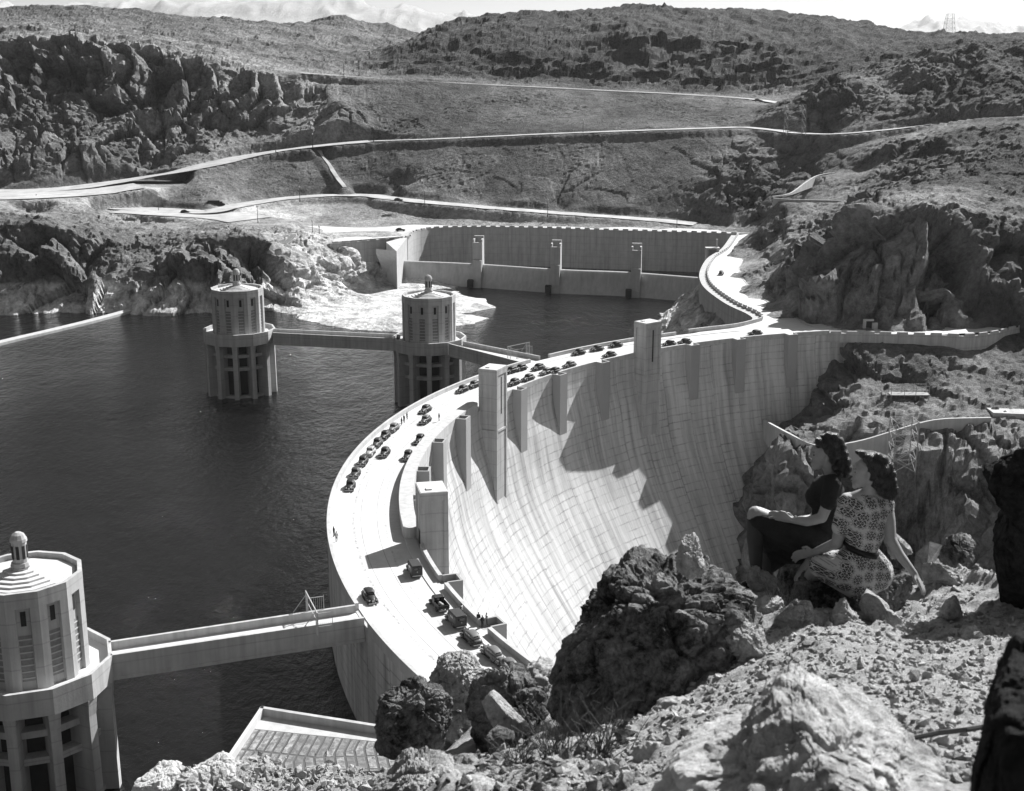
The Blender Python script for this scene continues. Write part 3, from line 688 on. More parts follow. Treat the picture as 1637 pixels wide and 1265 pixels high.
# ================================================================== INTAKE TOWERS
def ring12(r, ph, z, half=0.0): return [(r * math.cos(ph + k * math.pi / 6), r * math.sin(ph + k * math.pi / 6), z) for k in range(12)]
def intake_tower(loc, ph, label, s=1.0):
    t = empty("intake_tower", (loc[0], loc[1], 0)); tag(t, label, "tower", "round water intake towers standing in the lake")
    R, r = 10.1, 7.36; c30 = math.pi / 6
    m = MB(); m.prism2(ring12(R, ph, -2.2), ring12(R, ph, 0.0)); m.build("gallery_deck", M_road, t)
    m = MB()
    for k in range(12):
        a, b = ph + k * c30, ph + (k + 1) * c30
        P = lambda rr, an, z: (rr * math.cos(an), rr * math.sin(an), z)
        lo = [P(R + .1, a, -2.3), P(R + .1, b, -2.3), P(R - .4, b, -2.3), P(R - .4, a, -2.3)]
        hi = [P(R + .1, a, 1.1), P(R + .1, b, 1.1), P(R - .4, b, 1.1), P(R - .4, a, 1.1)]
        m.prism2(lo, hi)
    m.build("gallery_parapet", M_tower, t)
    for k in range(12):
        a = ph + k * c30; m = MB(); ca, sa = math.cos(a), math.sin(a)
        def loop(ri, ro, w, z): return [(ro*ca + w*sa, ro*sa - w*ca, z), (ro*ca - w*sa, ro*sa + w*ca, z), (ri*ca - w*sa, ri*sa + w*ca, z), (ri*ca + w*sa, ri*sa - w*ca, z)]
        m.prism2(loop(6.4, 10.0, .62, -30), loop(6.4, 9.8, .62, -4.6)); m.prism2(loop(6.4, 9.8, .62, -4.59), loop(6.4, 10.05, .74, -2.29))
        m.build("leg", M_tower, t)
    m = MB(); m.prism2(ring12(6.6, ph, -30), ring12(6.6, ph, -2.25))
    m.build("trash_rack", M_rack, t)
    m = MB()
    for z in (-5.45, -9.1, -17.3): m.prism2(ring12(8.3, ph, z - .45), ring12(8.3, ph, z + .45))
    m.build("ring_beams", M_tower, t)
    # housing
    m = MB(); m.prism2(ring12(r - .45, ph, 0.01), ring12(r - .45, ph, 12.1))
    for k in range(12):
        a = ph + k * c30; A = np.array([r * math.cos(a), r * math.sin(a)]); B = np.array([r * math.cos(a + c30), r * math.sin(a + c30)])
        Ai = A * (r - .55) / r; Bi = B * (r - .55) / r
        for (P_, Q_, s_) in ((A, B, 1), (B, A, -1)):
            d = (Q_ - P_) / np.linalg.norm(Q_ - P_); W = 1.02; Pi = P_ * (r - .55) / r
            lo = [P_, P_ + d * W, Pi + d * W, Pi]
            if s_ < 0: lo = lo[::-1]
            m.prism2([(p[0], p[1], .02) for p in lo], [(p[0], p[1], 10.75) for p in lo])
        lo = [A * 1.0, B * 1.0, Bi, Ai]
        m.prism2([(p[0], p[1], 10.76) for p in lo], [(p[0], p[1], 12.8) for p in lo])
    m.build("wall", M_tower, t)
    for k in range(12):
        a = ph + (k + .5) * c30; n = np.array([math.cos(a), math.sin(a)]); tt = np.array([-n[1], n[0]]); rf = (r - .45) * math.cos(c30 / 2)
        m = MB(); c = n * (rf + .03); m.box((c[0], c[1], 9.3), (.07, .62, 1.9), a); m.build("window", M_dark, t)
        m = MB(); c = n * (rf + .05)
        for j in range(7): m.box((c[0], c[1], 1.5 + j * .85), (.12, 1.7, .16), a)
        for e_ in (-.8, .8): m.box((c[0] + tt[0] * e_, c[1] + tt[1] * e_, 4.05), (.09, .1, 5.3), a)
        m.build("louvre", M_louv, t)
        m = MB(); c = n * (rf + .02); m.box((c[0], c[1], 4.1), (.05, 1.62, 6.0), a); m.build("louvre_panel", M_panel, t)
    m = MB(); n = 7; rr = np.linspace(6.55, 1.25, n); zz = np.linspace(12.15, 13.6, n)
    for i in range(n): m.prism2(ring12(rr[i], ph, 11.4), ring12(rr[i] - .08, ph, zz[i]))
    m.build("roof", M_roof, t)
    cu = empty("cupola", (0, 0, 13.7)); cu.parent = t
    m = MB(); m.tube((0, 0, 0), (0, 0, .5), 1.25, 1.1, 12); m.tube((0, 0, .5), (0, 0, 3.2), .92, .92, 12); m.tube((0, 0, 3.2), (0, 0, 3.6), 1.05, 1.02, 12); m.tube((0, 0, 3.6), (0, 0, 4.1), .98, .75, 12); m.tube((0, 0, 4.1), (0, 0, 4.4), .75, .3, 12)
    m.build("lantern", M_tower, cu)
    m = MB()
    for k in range(8):
        a = ph + k * math.pi / 4 + .3; m.box((.93 * math.cos(a), .93 * math.sin(a), 1.9), (.06, .38, 1.7), a)
    m.build("lantern_window", M_dark, cu)
    return t
M_louv = flat_mat("pale_louvre", .4, .7, .1, 2)
M_panel = flat_mat("grey_louvre_panel", .2, .7, .2, 2)
T1 = (-77.47, 360.31); T2 = (-22.79, 349.33); T0 = (-61.17, 150.72)
intake_tower(T1, -1.518, "far left round intake tower, only one footbridge joining it to its neighbour")
intake_tower(T2, -1.525, "round intake tower just behind the crest road, footbridges leaving both its sides")
intake_tower(T0, -.977, "big near round intake tower with stepped roof, cut by the left edge")

def bridge(nA, nB, fA, fB, label):
    """near and far parapet lines at deck level"""
    c = (np.array(nA) + np.array(nB) + np.array(fA) + np.array(fB)) / 4
    t = empty("footbridge", (c[0], c[1], 0)); tag(t, label, "bridge", "concrete footbridges to the intake towers")
    def L(p): return np.array([p[0] - c[0], p[1] - c[1]])
    nA, nB, fA, fB = map(L, (nA, nB, fA, fB)); u = lambda a, b: (b - a) / np.linalg.norm(b - a)
    inn = u(nA, fA)
    for p, q, s in ((nA, nB, 1), (fA, fB, -1)):
        i = inn * s
        m = MB(); m.prism2([(*p, -1.9), (*q, -1.9), (*(q + i * .45), -1.9), (*(p + i * .45), -1.9)], [(*p, 1.1), (*q, 1.1), (*(q + i * .45), 1.1), (*(p + i * .45), 1.1)]); m.build("parapet", M_tower, t)
    m = MB(); a, b, c2, d = nA + inn * .45, nB + inn * .45, fB - inn * .45, fA - inn * .45
    m.prism([a, b, c2, d], -.9, .0); m.build("deck", M_road, t)
    m = MB(); a, b, c2, d = nA - inn * .12, nB - inn * .12, nB + inn * .6, nA + inn * .6
    m.prism([a, b, c2, d], -2.35, -1.9); a, b, c2, d = fA - inn * .6, fB - inn * .6, fB + inn * .12, fA + inn * .12
    m.prism([a, b, c2, d], -2.35, -1.9); m.build("girder_flange", M_tower, t)
    return t
h2 = lambda u, v: onz(u, v, 1.1)[:2]
bridge(h2(436, 532), h2(632, 541.5), h2(438, 525.5), h2(640, 534.5), "level footbridge spanning the open lake between the two far intake towers")
bridge(h2(717, 549.5), dam_pt(RU + .1, 141.2)[:2], h2(742, 545.5), dam_pt(RU + .1, 138.0)[:2], "slanting footbridge from the middle intake tower up to the parked cars")
bridge(h2(177, 1048), dam_pt(RU + .1, 202.75)[:2], h2(173, 1025), dam_pt(RU + .1, 200.9)[:2], "long near footbridge at lower left with a steel gate frame on it")
def gate(c, az, label, side):
    t = empty("gate_frame", (c[0], c[1], 1.1), az); tag(t, label, "gate", "steel gate frames on the footbridges")
    w = 5.6
    m = MB()
    for y in (-w/2 - 1.2, w/2 + 1.2, -w/2, w/2): m.beam((0, y, -.9), (0, y, 2.6), .12, .12)
    m.beam((0, -w/2 - 1.2, 2.5), (0, w/2 + 1.2, 2.5), .12, .12); m.beam((0, -w/2, 1.2), (0, w/2, 1.2), .07, .07)
    m.beam((0, -w/2 - .3, 2.5), (-2.0, -w/2 - .3, 0), .08, .08); m.beam((0, w/2 + .3, 2.5), (-2.0, w/2 + .3, 0), .08, .08)
    m.build("frame", M_steel, t)
    m = MB()
    for y0 in (-w/2 - 1.2, w/2): 
        for i in range(7): m.beam((0, y0 + .2 * i, -.8), (0, y0 + .2 * i, 2.5), .025, .025)
        for i in range(8): m.beam((0, y0, -.7 + .42 * i), (0, y0 + 1.2, -.7 + .42 * i), .025, .025)
    m.build("side_screen", M_steel, t)
    for s_ in (-1, 1):
        m = MB(); m.beam((0, s_ * w/2, 1.9), (side * 2.2, s_ * w/2 * .98, 1.9), .07, .07); m.beam((0, s_ * w/2, .0), (side * 2.2, s_ * w/2 * .98, .0), .07, .07); m.beam((side * 2.2, s_ * w/2 * .98, -.9), (side * 2.2, s_ * w/2 * .98, 2.1), .08, .08)
        for i in range(8): m.beam((side * .27 * i, s_ * w/2 * .99, -.1), (side * .27 * i, s_ * w/2 * .99, 1.9), .025, .025)
        m.build("leaf", M_steel, t)
g0 = onz(499, 990, 1.1); dirb = dam_pt(RU, 201.8)[:2] - np.array(T0); gate(g0, math.atan2(dirb[1], dirb[0]), "white steel gate frame across the long near footbridge", 1)
g1 = onz(829, 566, 1.1); dirb = dam_pt(RU, 139.5)[:2] - np.array(T2); gate(g1, math.atan2(dirb[1], dirb[0]), "small white gate frame where the far footbridge nears the crest", 1)

# ================================================================== WALLS AND ROAD AT THE FAR END
def wall_along(path, thick, z0, z1, side=1):
    """solid wall following a path of (x, y, ztop) points; returns MB"""
    P = np.array(path, float); d = np.gradient(P[:, :2], axis=0); d /= np.linalg.norm(d, axis=1)[:, None]
    n = np.stack([-d[:, 1], d[:, 0]], -1) * side * thick; m = MB(); vs = []
    for i in range(len(P)):
        zb = z0 if np.isscalar(z0) else z0[i]; zt = P[i, 2] if z1 is None else z1
        a = P[i, :2]; b = a + n[i]; vs += [(a[0], a[1], zb), (a[0], a[1], zt), (b[0], b[1], zt), (b[0], b[1], zb)]
    fs = []
    for i in range(len(P) - 1):
        for k in range(4): fs.append((i*4 + k, i*4 + (k+1) % 4, (i+1)*4 + (k+1) % 4, (i+1)*4 + k))
    fs += [(0, 1, 2, 3), tuple((len(P)-1)*4 + k for k in (3, 2, 1, 0))]
    return m.add(vs, fs)
def merlons(t, path, thick, z0, h, L, gap, side=1):
    P = np.array(path, float); s = np.concatenate([[0], np.cumsum(np.hypot(*np.diff(P[:, :2], axis=0).T))]); pos = 0.6
    while pos + L < s[-1]:
        a = np.array([np.interp(pos, s, P[:, k]) for k in (0, 1)]); b = np.array([np.interp(pos + L, s, P[:, k]) for k in (0, 1)])
        d = (b - a) / np.linalg.norm(b - a); n = np.array([-d[1], d[0]]) * side * thick
        e = -n * .06
        rp(MB().prism([a + e, b + e, b + n, a + n], z0, z0 + h).build('merlon', M_conc), t); pos += L + gap
flat = np.array
p_up = path3([dam_pt(RU - .0, 122.0, 1.1), dam_pt(RU, 119.6, 1.1), onz(1110, 525.5, 1.1), onz(1175, 518, 1.1), onz(1205, 511.5, 1.1), onz(1219, 507.5, 1.1)], 1.5)
ew = path3([onz(u, v, 1.0) for u, v in [(1219, 507.5), (1220, 503), (1208, 495), (1175, 479.7), (1144, 458), (1133.6, 443), (1133.6, 428), (1144, 409.5), (1166, 394), (1181, 373)]], 1.5)
t = empty("roadside_wall", (ew[10][0], ew[10][1], 0)); tag(t, "curving crenellated retaining wall beside the road from crest to spillway", "wall")
def rp(o, t): o.parent = t; o.matrix_parent_inverse = Matrix.Translation(t.location).inverted(); return o
rp(wall_along(p_up[8:], .5, -8, None, 1).build("parapet", M_conc), t)
rp(wall_along(ew, 3.2, -20, .02, 1).build('retaining_wall', M_tower), t); rp(wall_along(ew, .5, -.5, .5, 1).build("retaining_wall", M_conc2 if 'M_conc2' in globals() else M_tower), t)
merlons(t, ew, .5, .5, .65, 2.2, 1.5, 1)
# footing ledge under the retaining wall
fw = ew[6:40]; rp(wall_along(np.column_stack([fw[:, :2], np.full(len(fw), -9.5)]), -2.2, -20, -9.0, 1).build("footing", M_tower), t)
# crest-level road into the hills
def road_sheet():
    L = ew[::-1]
    poly = [p[:2] for p in L] + [onz(1175, 519, 0)[:2], dam_pt(RU - .6, 118)[:2], dam_pt(RU - .6, 112)[:2], dam_pt(RD + .1, 108)[:2], dam_pt(RD + .1, 103.3)[:2]]
    poly += [onz(u, v, 0)[:2] for u, v in [(1330, 531), (1400, 533), (1500, 535.5), (1580, 531), (1637, 522), (1800, 505), (1800, 494), (1637, 508), (1560, 518), (1450, 523), (1380, 525), (1321, 524), (1290, 517), (1266, 499), (1224, 480), (1193, 452), (1182, 431), (1187, 418), (1202, 391), (1205, 373)]]
    me = bpy.data.meshes.new("road"); me.from_pydata([(p[0], p[1], .03) for p in poly], [], [tuple(range(len(poly)))]); me.update()
    bm = bmesh.new(); bm.from_mesh(me); bmesh.ops.triangulate(bm, faces=bm.faces)
    if sum(f.normal.z for f in bm.faces) < 0: bmesh.ops.reverse_faces(bm, faces=bm.faces)
    bm.to_mesh(me); bm.free(); return me
tag(obj("road", road_sheet(), M_road), kind="structure")
kb = wall_along(path3([onz(u, v, .18) for u, v in [(1205,373),(1202,391),(1187,418),(1182,431),(1193,452),(1224,480),(1266,500),(1285,517),(1321,524.5),(1400,525)]], 2), .25, -.3, None, -1).build("kerb", M_conc); tag(kb, kind="structure")
cw_path = path3([onz(u, v, .9) for u, v in [(1324, 529.5), (1400, 530.5), (1500, 532.5), (1545, 534), (1590, 529), (1637, 519), (1760, 504)]], 1.5)
t = empty("canyon_road_wall", (cw_path[5][0], cw_path[5][1], 0)); tag(t, "crenellated wall edging the shaded canyon road right of the dam", "wall")
zb_ = np.interp(cw_path[:, 0], [onz(1400, 531, 0)[0], onz(1470, 531, 0)[0], onz(1545, 534, 0)[0], onz(1600, 529, 0)[0]], [-2.2, -2.5, -5.5, -1.2]); rp(wall_along(cw_path, .5, zb_, .4, -1).build("retaining_wall", M_tower), t)
merlons(t, cw_path, .5, .4, .6, 3.0, 1.6, -1)
# small white doorway at the tunnel in the cliff
t = empty("tunnel_portal", tuple(onz(1389, 527, 0))); tag(t, "small white doorway at the foot of the dark cliff beside canyon road", "doorway")
m = MB(); m.box((-1.4, 0, 1.5), (.8, .8, 3.0)); m.box((1.6, 0, 1.0), (1.6, .8, 2.0)); m.box((.1, 0, 2.75), (2.2, .8, .5)); m.build("frame", M_conc, t)
m = MB(); m.box((-.1, .3, 1.25), (1.8, .2, 2.5)); m.build("door", M_dark, t)

# parking and spillway rim road
def sheet(name, pts, z, mat, lift=0):
    poly = [p[:2] for p in pts]; me = bpy.data.meshes.new(name); me.from_pydata([(p[0], p[1], z) for p in poly], [], [tuple(range(len(poly)))]); me.update()
    bm = bmesh.new(); bm.from_mesh(me); bmesh.ops.triangulate(bm, faces=bm.faces)
    if sum(f.normal.z for f in bm.faces) < 0: bmesh.ops.reverse_faces(bm, faces=bm.faces)
    bm.to_mesh(me); bm.free(); return tag(obj(name, me, mat), kind="structure")
rimline = [onz(u, v, 0)[:2] for u, v in [(530, 387.5), (651.6, 377.5), (660, 370.5), (675, 366), (703, 362.5), (774, 361), (951, 365.5), (1181, 372)]]
sheet("parking_area", [onz(u, v, 0) for u, v in [(488, 362), (560, 359), (640, 357.5), (720, 357), (900, 360.5), (1050, 363), (1120, 365), (1206, 372.5), (1181, 372.8)]] + [np.array(p) for p in rimline[::-1]] + [onz(515, 377, 0), onz(490, 367, 0)], .03, M_road)

# ================================================================== SPILLWAY
sp = empty("spillway", tuple(onz(900, 431, 0))); tag(sp, "long gated side spillway with three tall piers across its concrete weir", "spillway")
rim = path3([onz(530, 387, 1.0)] + [onz(590, 382.5, 1.0)] + RIM, 1.5)
rimw = path3(RIM, 1.5)
rp(wall_along(rimw, 3.6, -26, .4, 1 if True else -1).build("channel_wall", M_tower), sp)
lw = path3([onz(528, 387.5, 1.0), onz(590, 382.5, 1.0), onz(651.6, 377, 1.0)], 2)
rp(wall_along(lw, .8, -9, .4, 1).build("wing_wall", M_tower), sp)
merlons(sp, rim, .8, .4, .65, 2.4, 2.0, 1)
wp = path3(WEIR, 3.0)
def weir():
    d = np.gradient(wp[:, :2], axis=0); d /= np.linalg.norm(d, axis=1)[:, None]; n = np.stack([d[:, 1], -d[:, 0]], -1)   # towards the lake
    sec = [(-6, -26), (-3.2, -12), (-1.6, -8.9), (-.8, -8.25), (0, -8.1), (.7, -8.3), (1.2, -8.9), (1.5, -9.8), (1.7, -11.2), (2.3, -14), (4.3, -18), (6, -21), (6, -26)]
    V = np.stack([[ (wp[i, 0] + n[i, 0] * s, wp[i, 1] + n[i, 1] * s, z) for s, z in sec] for i in range(len(wp))])
    me = grid_mesh("weir", V, len(wp), len(sec)); me.flip_normals(); return me
rp(obj("weir", weir(), M_conc), sp)
for u in (765, 889, 1017):
    v = np.interp(u, [645, 755, 900, 1001, 1127], [417, 421.6, 431, 435, 444.5]); c = onz(u, v, -8.2); pr = empty("pier", (0, 0, 0)); 
    m = MB(); th = math.radians(-8)
    m.box((0, 2.2, -8), (4.0, 1.0, 23)); m.box((0, -2.4, -9.0), (4.0, .9, 20.5)); m.box((-1.7, 0, -8.5), (.6, 4.0, 22)); m.box((1.7, 0, -8.5), (.6, 4.0, 22)); m.box((0, -3.6, -13), (3.6, 1.6, 14)); m.box((0, 0, -13), (2.9, 4, 18))
    m.box((0, -4.6, -20), (3.4, 1.4, 10)); m.box((0, -5.4, -22.5), (3.2, 1.2, 10))
    o = m.build("pier", M_conc, None); o.location = (c[0], c[1], 0); o.rotation_euler = (0, 0, th); rp(o, sp)
    bpy.data.objects.remove(pr)
    m = MB(); m.box((-2.6, -5.0, -15.7), (2.4, 3.2, 3.0)); o = m.build("sluice_opening", M_dark); o.location = (c[0], c[1], 0); o.rotation_euler = (0, 0, th); rp(o, sp)
# end pier by the road, and abutment with its sloping white slab
c = onz(1152, 428, -6); m = MB(); m.box((-2, 0, -7), (1.2, 3, 17)); m.box((2, 0, -7), (1.2, 3, 17)); m.box((0, 1.2, -7), (3, .6, 17)); m.box((0, 0, 1.3), (5.6, 3.4, .6)); m.box((1.8, .4, 3.2), (.7, .7, 3.4)); o = m.build("pier", M_conc); o.location = (c[0] - 3, c[1] + 4, 0); rp(o, sp)
a0, a1, a2, a3 = onz(601, 398, -1.0), onz(634, 402, -1.0), onz(643, 444, -16.8), onz(621, 446, -16.8)
m = MB(); dn = np.array([0, 0, -2.0]); m.prism2([a0 + dn, a1 + dn, a2 + dn, a3 + dn], [a0, a1, a2, a3]); rp(m.build("abutment_slab", M_roof), sp)
b0, b1 = onz(651.6, 377.2, .4), onz(645.5, 417, -8.1); m = MB()
m.prism2([(a1[0], a1[1], -22), (b1[0], b1[1], -22), (b0[0] + .3, b0[1], -22), (a1[0] - 6, a1[1] + 18, -22)], [(a1[0], a1[1], -1.0), (b1[0], b1[1] , -6.9), (b0[0] + .3, b0[1], .38), (a1[0] - 6, a1[1] + 18, .38)])
rp(m.build("abutment", M_conc), sp)

# low wall on the slope, breakwater in the lake, walls by the lookout
def simple_wall(name, pts, thick, drop, label, cat="wall", mat=None, side=1):
    p = path3(pts, 2.0); o = wall_along(p, thick, p[:, 2].min() - drop, None, side).build(name, mat or M_tower)
    return tag(o, label, cat)
simple_wall("retaining_wall", [aty(150, 408, 519), aty(185, 405, 519), aty(218, 403, 519)], 1.0, 5, "short straight retaining wall in the gap above the left cliffs")
simple_wall("retaining_wall", [onz(-60, 341, 5.3), onz(0, 341, 5.3), onz(52, 342, 5.2)], 1.0, 4.5, "low dark retaining wall at far left edge below the lower road")
simple_wall("lookout_wall", [aty(1236, 317, 532), aty(1270, 319, 530), aty(1312, 320, 530), aty(1356, 321, 530)], .8, 8, "tall grey wall holding up the lookout terrace above spillway road")
simple_wall("lookout_parapet", [aty(1236, 314, 534), aty(1264, 309, 545), aty(1290, 291, 570), aty(1310, 280, 588), aty(1345, 275, 595), aty(1398, 272, 598)], .7, .6, "thin pale parapet curling around the lookout terrace")
simple_wall("wing_wall", [tuple(on_face(1219, 671)), aty(1260, 693, 313), aty(1300, 711, 312), aty(1335, 712, 312), aty(1380, 704, 312.5), aty(1420, 692, 313), aty(1470, 677, 313.5), aty(1510, 670, 314), aty(1585, 668, 314)], .7, 5, "long sagging pale wall crossing the canyon side behind the women's heads", mat=M_conc)
simple_wall("canyon_building", [aty(1588, 660, 318), aty(1640, 662, 318), aty(1760, 664, 318)], 5, 7, "flat roofed concrete building at the right end of the sagging wall", "building", side=1)
bp = path3([onz(-120, 583, ZW + .9), onz(0, 549, ZW + .9), onz(80, 530, ZW + .9), onz(150, 513, ZW + .9), onz(217, 495, ZW + .9)], 3)
brk = wall_along(bp, 3.6, ZW - 3, None, 1).build("breakwater", M_conc); tag(brk, "long low pale breakwater angling out from the left shore", "breakwater")
# steps down the pale rock knob
s0, s1 = aty(470, 378, 536), aty(432, 418, 512); m = MB()
for k in range(22):
    f = k / 22; p = s0 * (1 - f) + s1 * f; m.box((p[0], p[1], p[2] + .6), (2.0, 2.4, .8))
tag(m.build("stairway", M_conc), "narrow concrete stairway dropping over the rocks left of the spillway", "stairs")
m = MB(); c = aty(362, 434, 499); m.box((c[0], c[1], c[2]), (3.6, 5, 4.2)); o = m.build("portal", M_tower); tag(o, "square framed tunnel opening in the dark cliff behind the far left tower", "opening")
m = MB(); m.box((c[0] + .2, c[1] - 2.6, c[2] - .1), (2.2, .5, 3.0)); q_ = m.build("dark_mouth", M_dark); q_.parent = o
# ================================================================== LAMPS, PYLONS
M_pole = flat_mat("dark_post", .06, .7, .2, 2)
lampn = [0]
def lamp(base, h, label, arm=True):
    t = empty("street_lamp", base); tag(t, label, "street lamp", "lamp posts along the far roads")
    m = MB(); m.tube((0, 0, -.5), (0, 0, h), .16, .09, 8); m.tube((0, 0, -.3), (0, 0, .7), .26, .22, 8); m.build("post", M_pole, t)
    m = MB(); m.tube((0, 0, h), (0, 0, h + .25), .12, .38, 10); m.tube((0, 0, h + .25), (0, 0, h + .75), .38, .3, 10); m.tube((0, 0, h + .75), (0, 0, h + .95), .34, .1, 10); m.build("lantern", M_steel, t)
LMP = [(60.5,337,5.3,7,"lamp post standing beside the low wall at the far left road edge"),(253.7,339,5.2,7,"lamp post on the roadside just left of the towed car"),(412.4,357,4.4,7,"lamp post at the tip of the road fork above the left cliffs"),
 (479.5,322,8.4,6.5,"lamp post beside the lower road where it bends uphill"),(679,331,7.6,7,"lamp post on the lower road right of the lone car above the parking area"),(875.5,345,4.4,7,"lamp post on the lower road straight above the second spillway pier"),(1082,363,.8,7,"lamp post near the right end of the lower road"),
 (500,381,0,7,"lamp post at the left corner of the pale parking area"),(511,383,0,5,"shorter lamp post beside the one at the parking area corner"),(597.6,226,34,6.5,"lamp post where the middle road rounds the bend above the white gully line"),(500,235,31.5,6,"lamp post beside middle road left of the bend"),(441,243,29,5.5,"leftmost lamp post on the middle road below the crags"),
 (737,221,36,5,"lamp post on the middle road above the left end of the spillway"),(932,213,38.8,6,"lamp post at the middle of the middle road"),(550,126,65.3,8,"lamp post near the pale lot on the upper road")]
for u, v, z, h, lb in LMP: lamp(tuple(onz(u, v, z)), h, lb)
def pylon(base, h, w0, w1, label, n=8):
    t = empty("lattice_pylon", base); tag(t, label, "pylon", "steel lattice pylons"); m = MB()
    c = lambda i, f: Vector(((1, 1), (-1, 1), (-1, -1), (1, -1))[i % 4]).to_3d() * (w0 * (1 - f) + w1 * f) / 2 + Vector((0, 0, h * f))
    for i in range(4): m.beam(c(i, 0) , c(i, 1), .2, .2)
    for k in range(n):
        f0, f1 = k / n, (k + 1) / n
        for i in range(4):
            m.beam(c(i, f0), c(i + 1, f1), .09, .09); m.beam(c(i + 1, f0), c(i, f1), .09, .09); m.beam(c(i, f1), c(i + 1, f1), .09, .09)
    m.build("lattice", M_steel2, t); return t
M_steel2 = flat_mat("grey_galvanised_steel", .3, .5, .15, 3)
b = onz(1270, 216, 39.8); pylon(tuple(b), 14.5, 9, 8, "wide lattice pylon at the road bend above the lookout terrace", 4)
b = aty(1440, 750, 300); pt = pylon(tuple(b), 12.5, 5.4, 5.4, "lattice pylon standing in front of the sagging canyon wall", 4)
b = aty(1515, 75, 1100); pylon(tuple(b), 26, 10, 5, "faint lattice pylon on the skyline at upper right", 7)
# sign frame and platform on the canyon side
t = empty("platform_frame", tuple(aty(1455, 632, 331))); tag(t, "small steel platform with railings on the canyon slope above sagging wall", "platform"); m = MB()
for x in (-5, -1.5, 1.5, 5): m.beam((x, 0, -1.5), (x, 0, 2.4), .12, .12); m.beam((x, 2.5, -1.5), (x, 2.5, 2.4), .12, .12)
for z in (1.3, 2.4): m.beam((-5, 0, z), (5, 0, z), .1, .1); m.beam((-5, 2.5, z), (5, 2.5, z), .1, .1)
m.build("railing", M_steel2, t); m = MB(); m.box((0, 1.25, 0), (10.4, 3, .25)); m.build("deck", M_steel2, t)

# ================================================================== VEHICLES
def paint(name, g): 
    m, t_, b = mat_new(name); b.inputs["Base Color"].default_value = (g, g, g, 1); b.inputs["Roughness"].default_value = .38; b.inputs["Specular IOR Level"].default_value = .35
    co = t_.nodes.new("ShaderNodeTexCoord").outputs["Object"]; f = noise_node(t_, co, 3, 4, .6); t_.links.new(ramp(t_, f, [(.3, .42), (.7, .62)]), b.inputs["Roughness"])
    return m
PAINT = [paint("black_car_paint", .012), paint("dark_grey_car_paint", .035), paint("dark_blue_grey_car_paint", .022), paint("light_car_paint", .3), paint("mid_grey_car_paint", .11)]
M_glass = flat_mat("dark_window_glass", .01, .08, .1, 1, spec=.6); M_tyre = flat_mat("rubber_tyre", .02, .9, .1, 3); M_chrome = flat_mat("chrome_trim", .3, .4, .05, 3, metallic=1.0)
M_tin = flat_mat("pale_bundle", .35, .8, .2, 4)
def section_body(secs, n=20, exp=.62):
    """secs: (x, half width, z low, z high); superelliptic sections along x"""
    rows = []
    for x, w, z0, z1 in secs:
        c = (z0 + z1) / 2; h = (z1 - z0) / 2; r = []
        for k in range(n):
            a = 2 * math.pi * k / n; ca, sa = math.cos(a), math.sin(a)
            r.append((x, w * math.copysign(abs(ca) ** exp, ca), c + h * math.copysign(abs(sa) ** exp, sa)))
        rows.append(r)
    V = np.array(rows); me = grid_mesh("b", V, len(secs), n, closed=True, smooth=True)
    bm = bmesh.new(); bm.from_mesh(me); bm.verts.ensure_lookup_table()
    bm.faces.new([bm.verts[i] for i in range(n)]); bm.faces.new([bm.verts[(len(secs) - 1) * n + i] for i in range(n)][::-1])
    bmesh.ops.recalc_face_normals(bm, faces=bm.faces); bm.to_mesh(me); bm.free(); return me
def wheels(t, xs, y, r=.36):
    for x in xs:
        for s in (-1, 1):
            m = MB(); m.tube((x, s * (y - .1), r), (x, s * (y + .08), r), r, r, 16); w = m.build("wheel", M_tyre, t)
            m = MB(); m.tube((x, s * (y + .081), r), (x, s * (y + .1), r), .19, .15, 12); m.build("hub_cap", M_chrome, w)
def fender(t, x, y, mat, L=1.25, h=.78, w=.3):
    secs = []
    for f in np.linspace(0, 1, 9):
        zt = .32 + (h - .32) * math.sin(math.pi * min(1, f * .95 + .12)) ** .6; secs.append((x + (f - .45) * L, w * (.6 + .4 * math.sin(math.pi * f)) / 1.4, .26, max(.36, zt)))
    for s in (-1, 1):
        o = obj("fender", section_body(secs, 12, .8), mat, t); o.location = (0, s * y, 0)
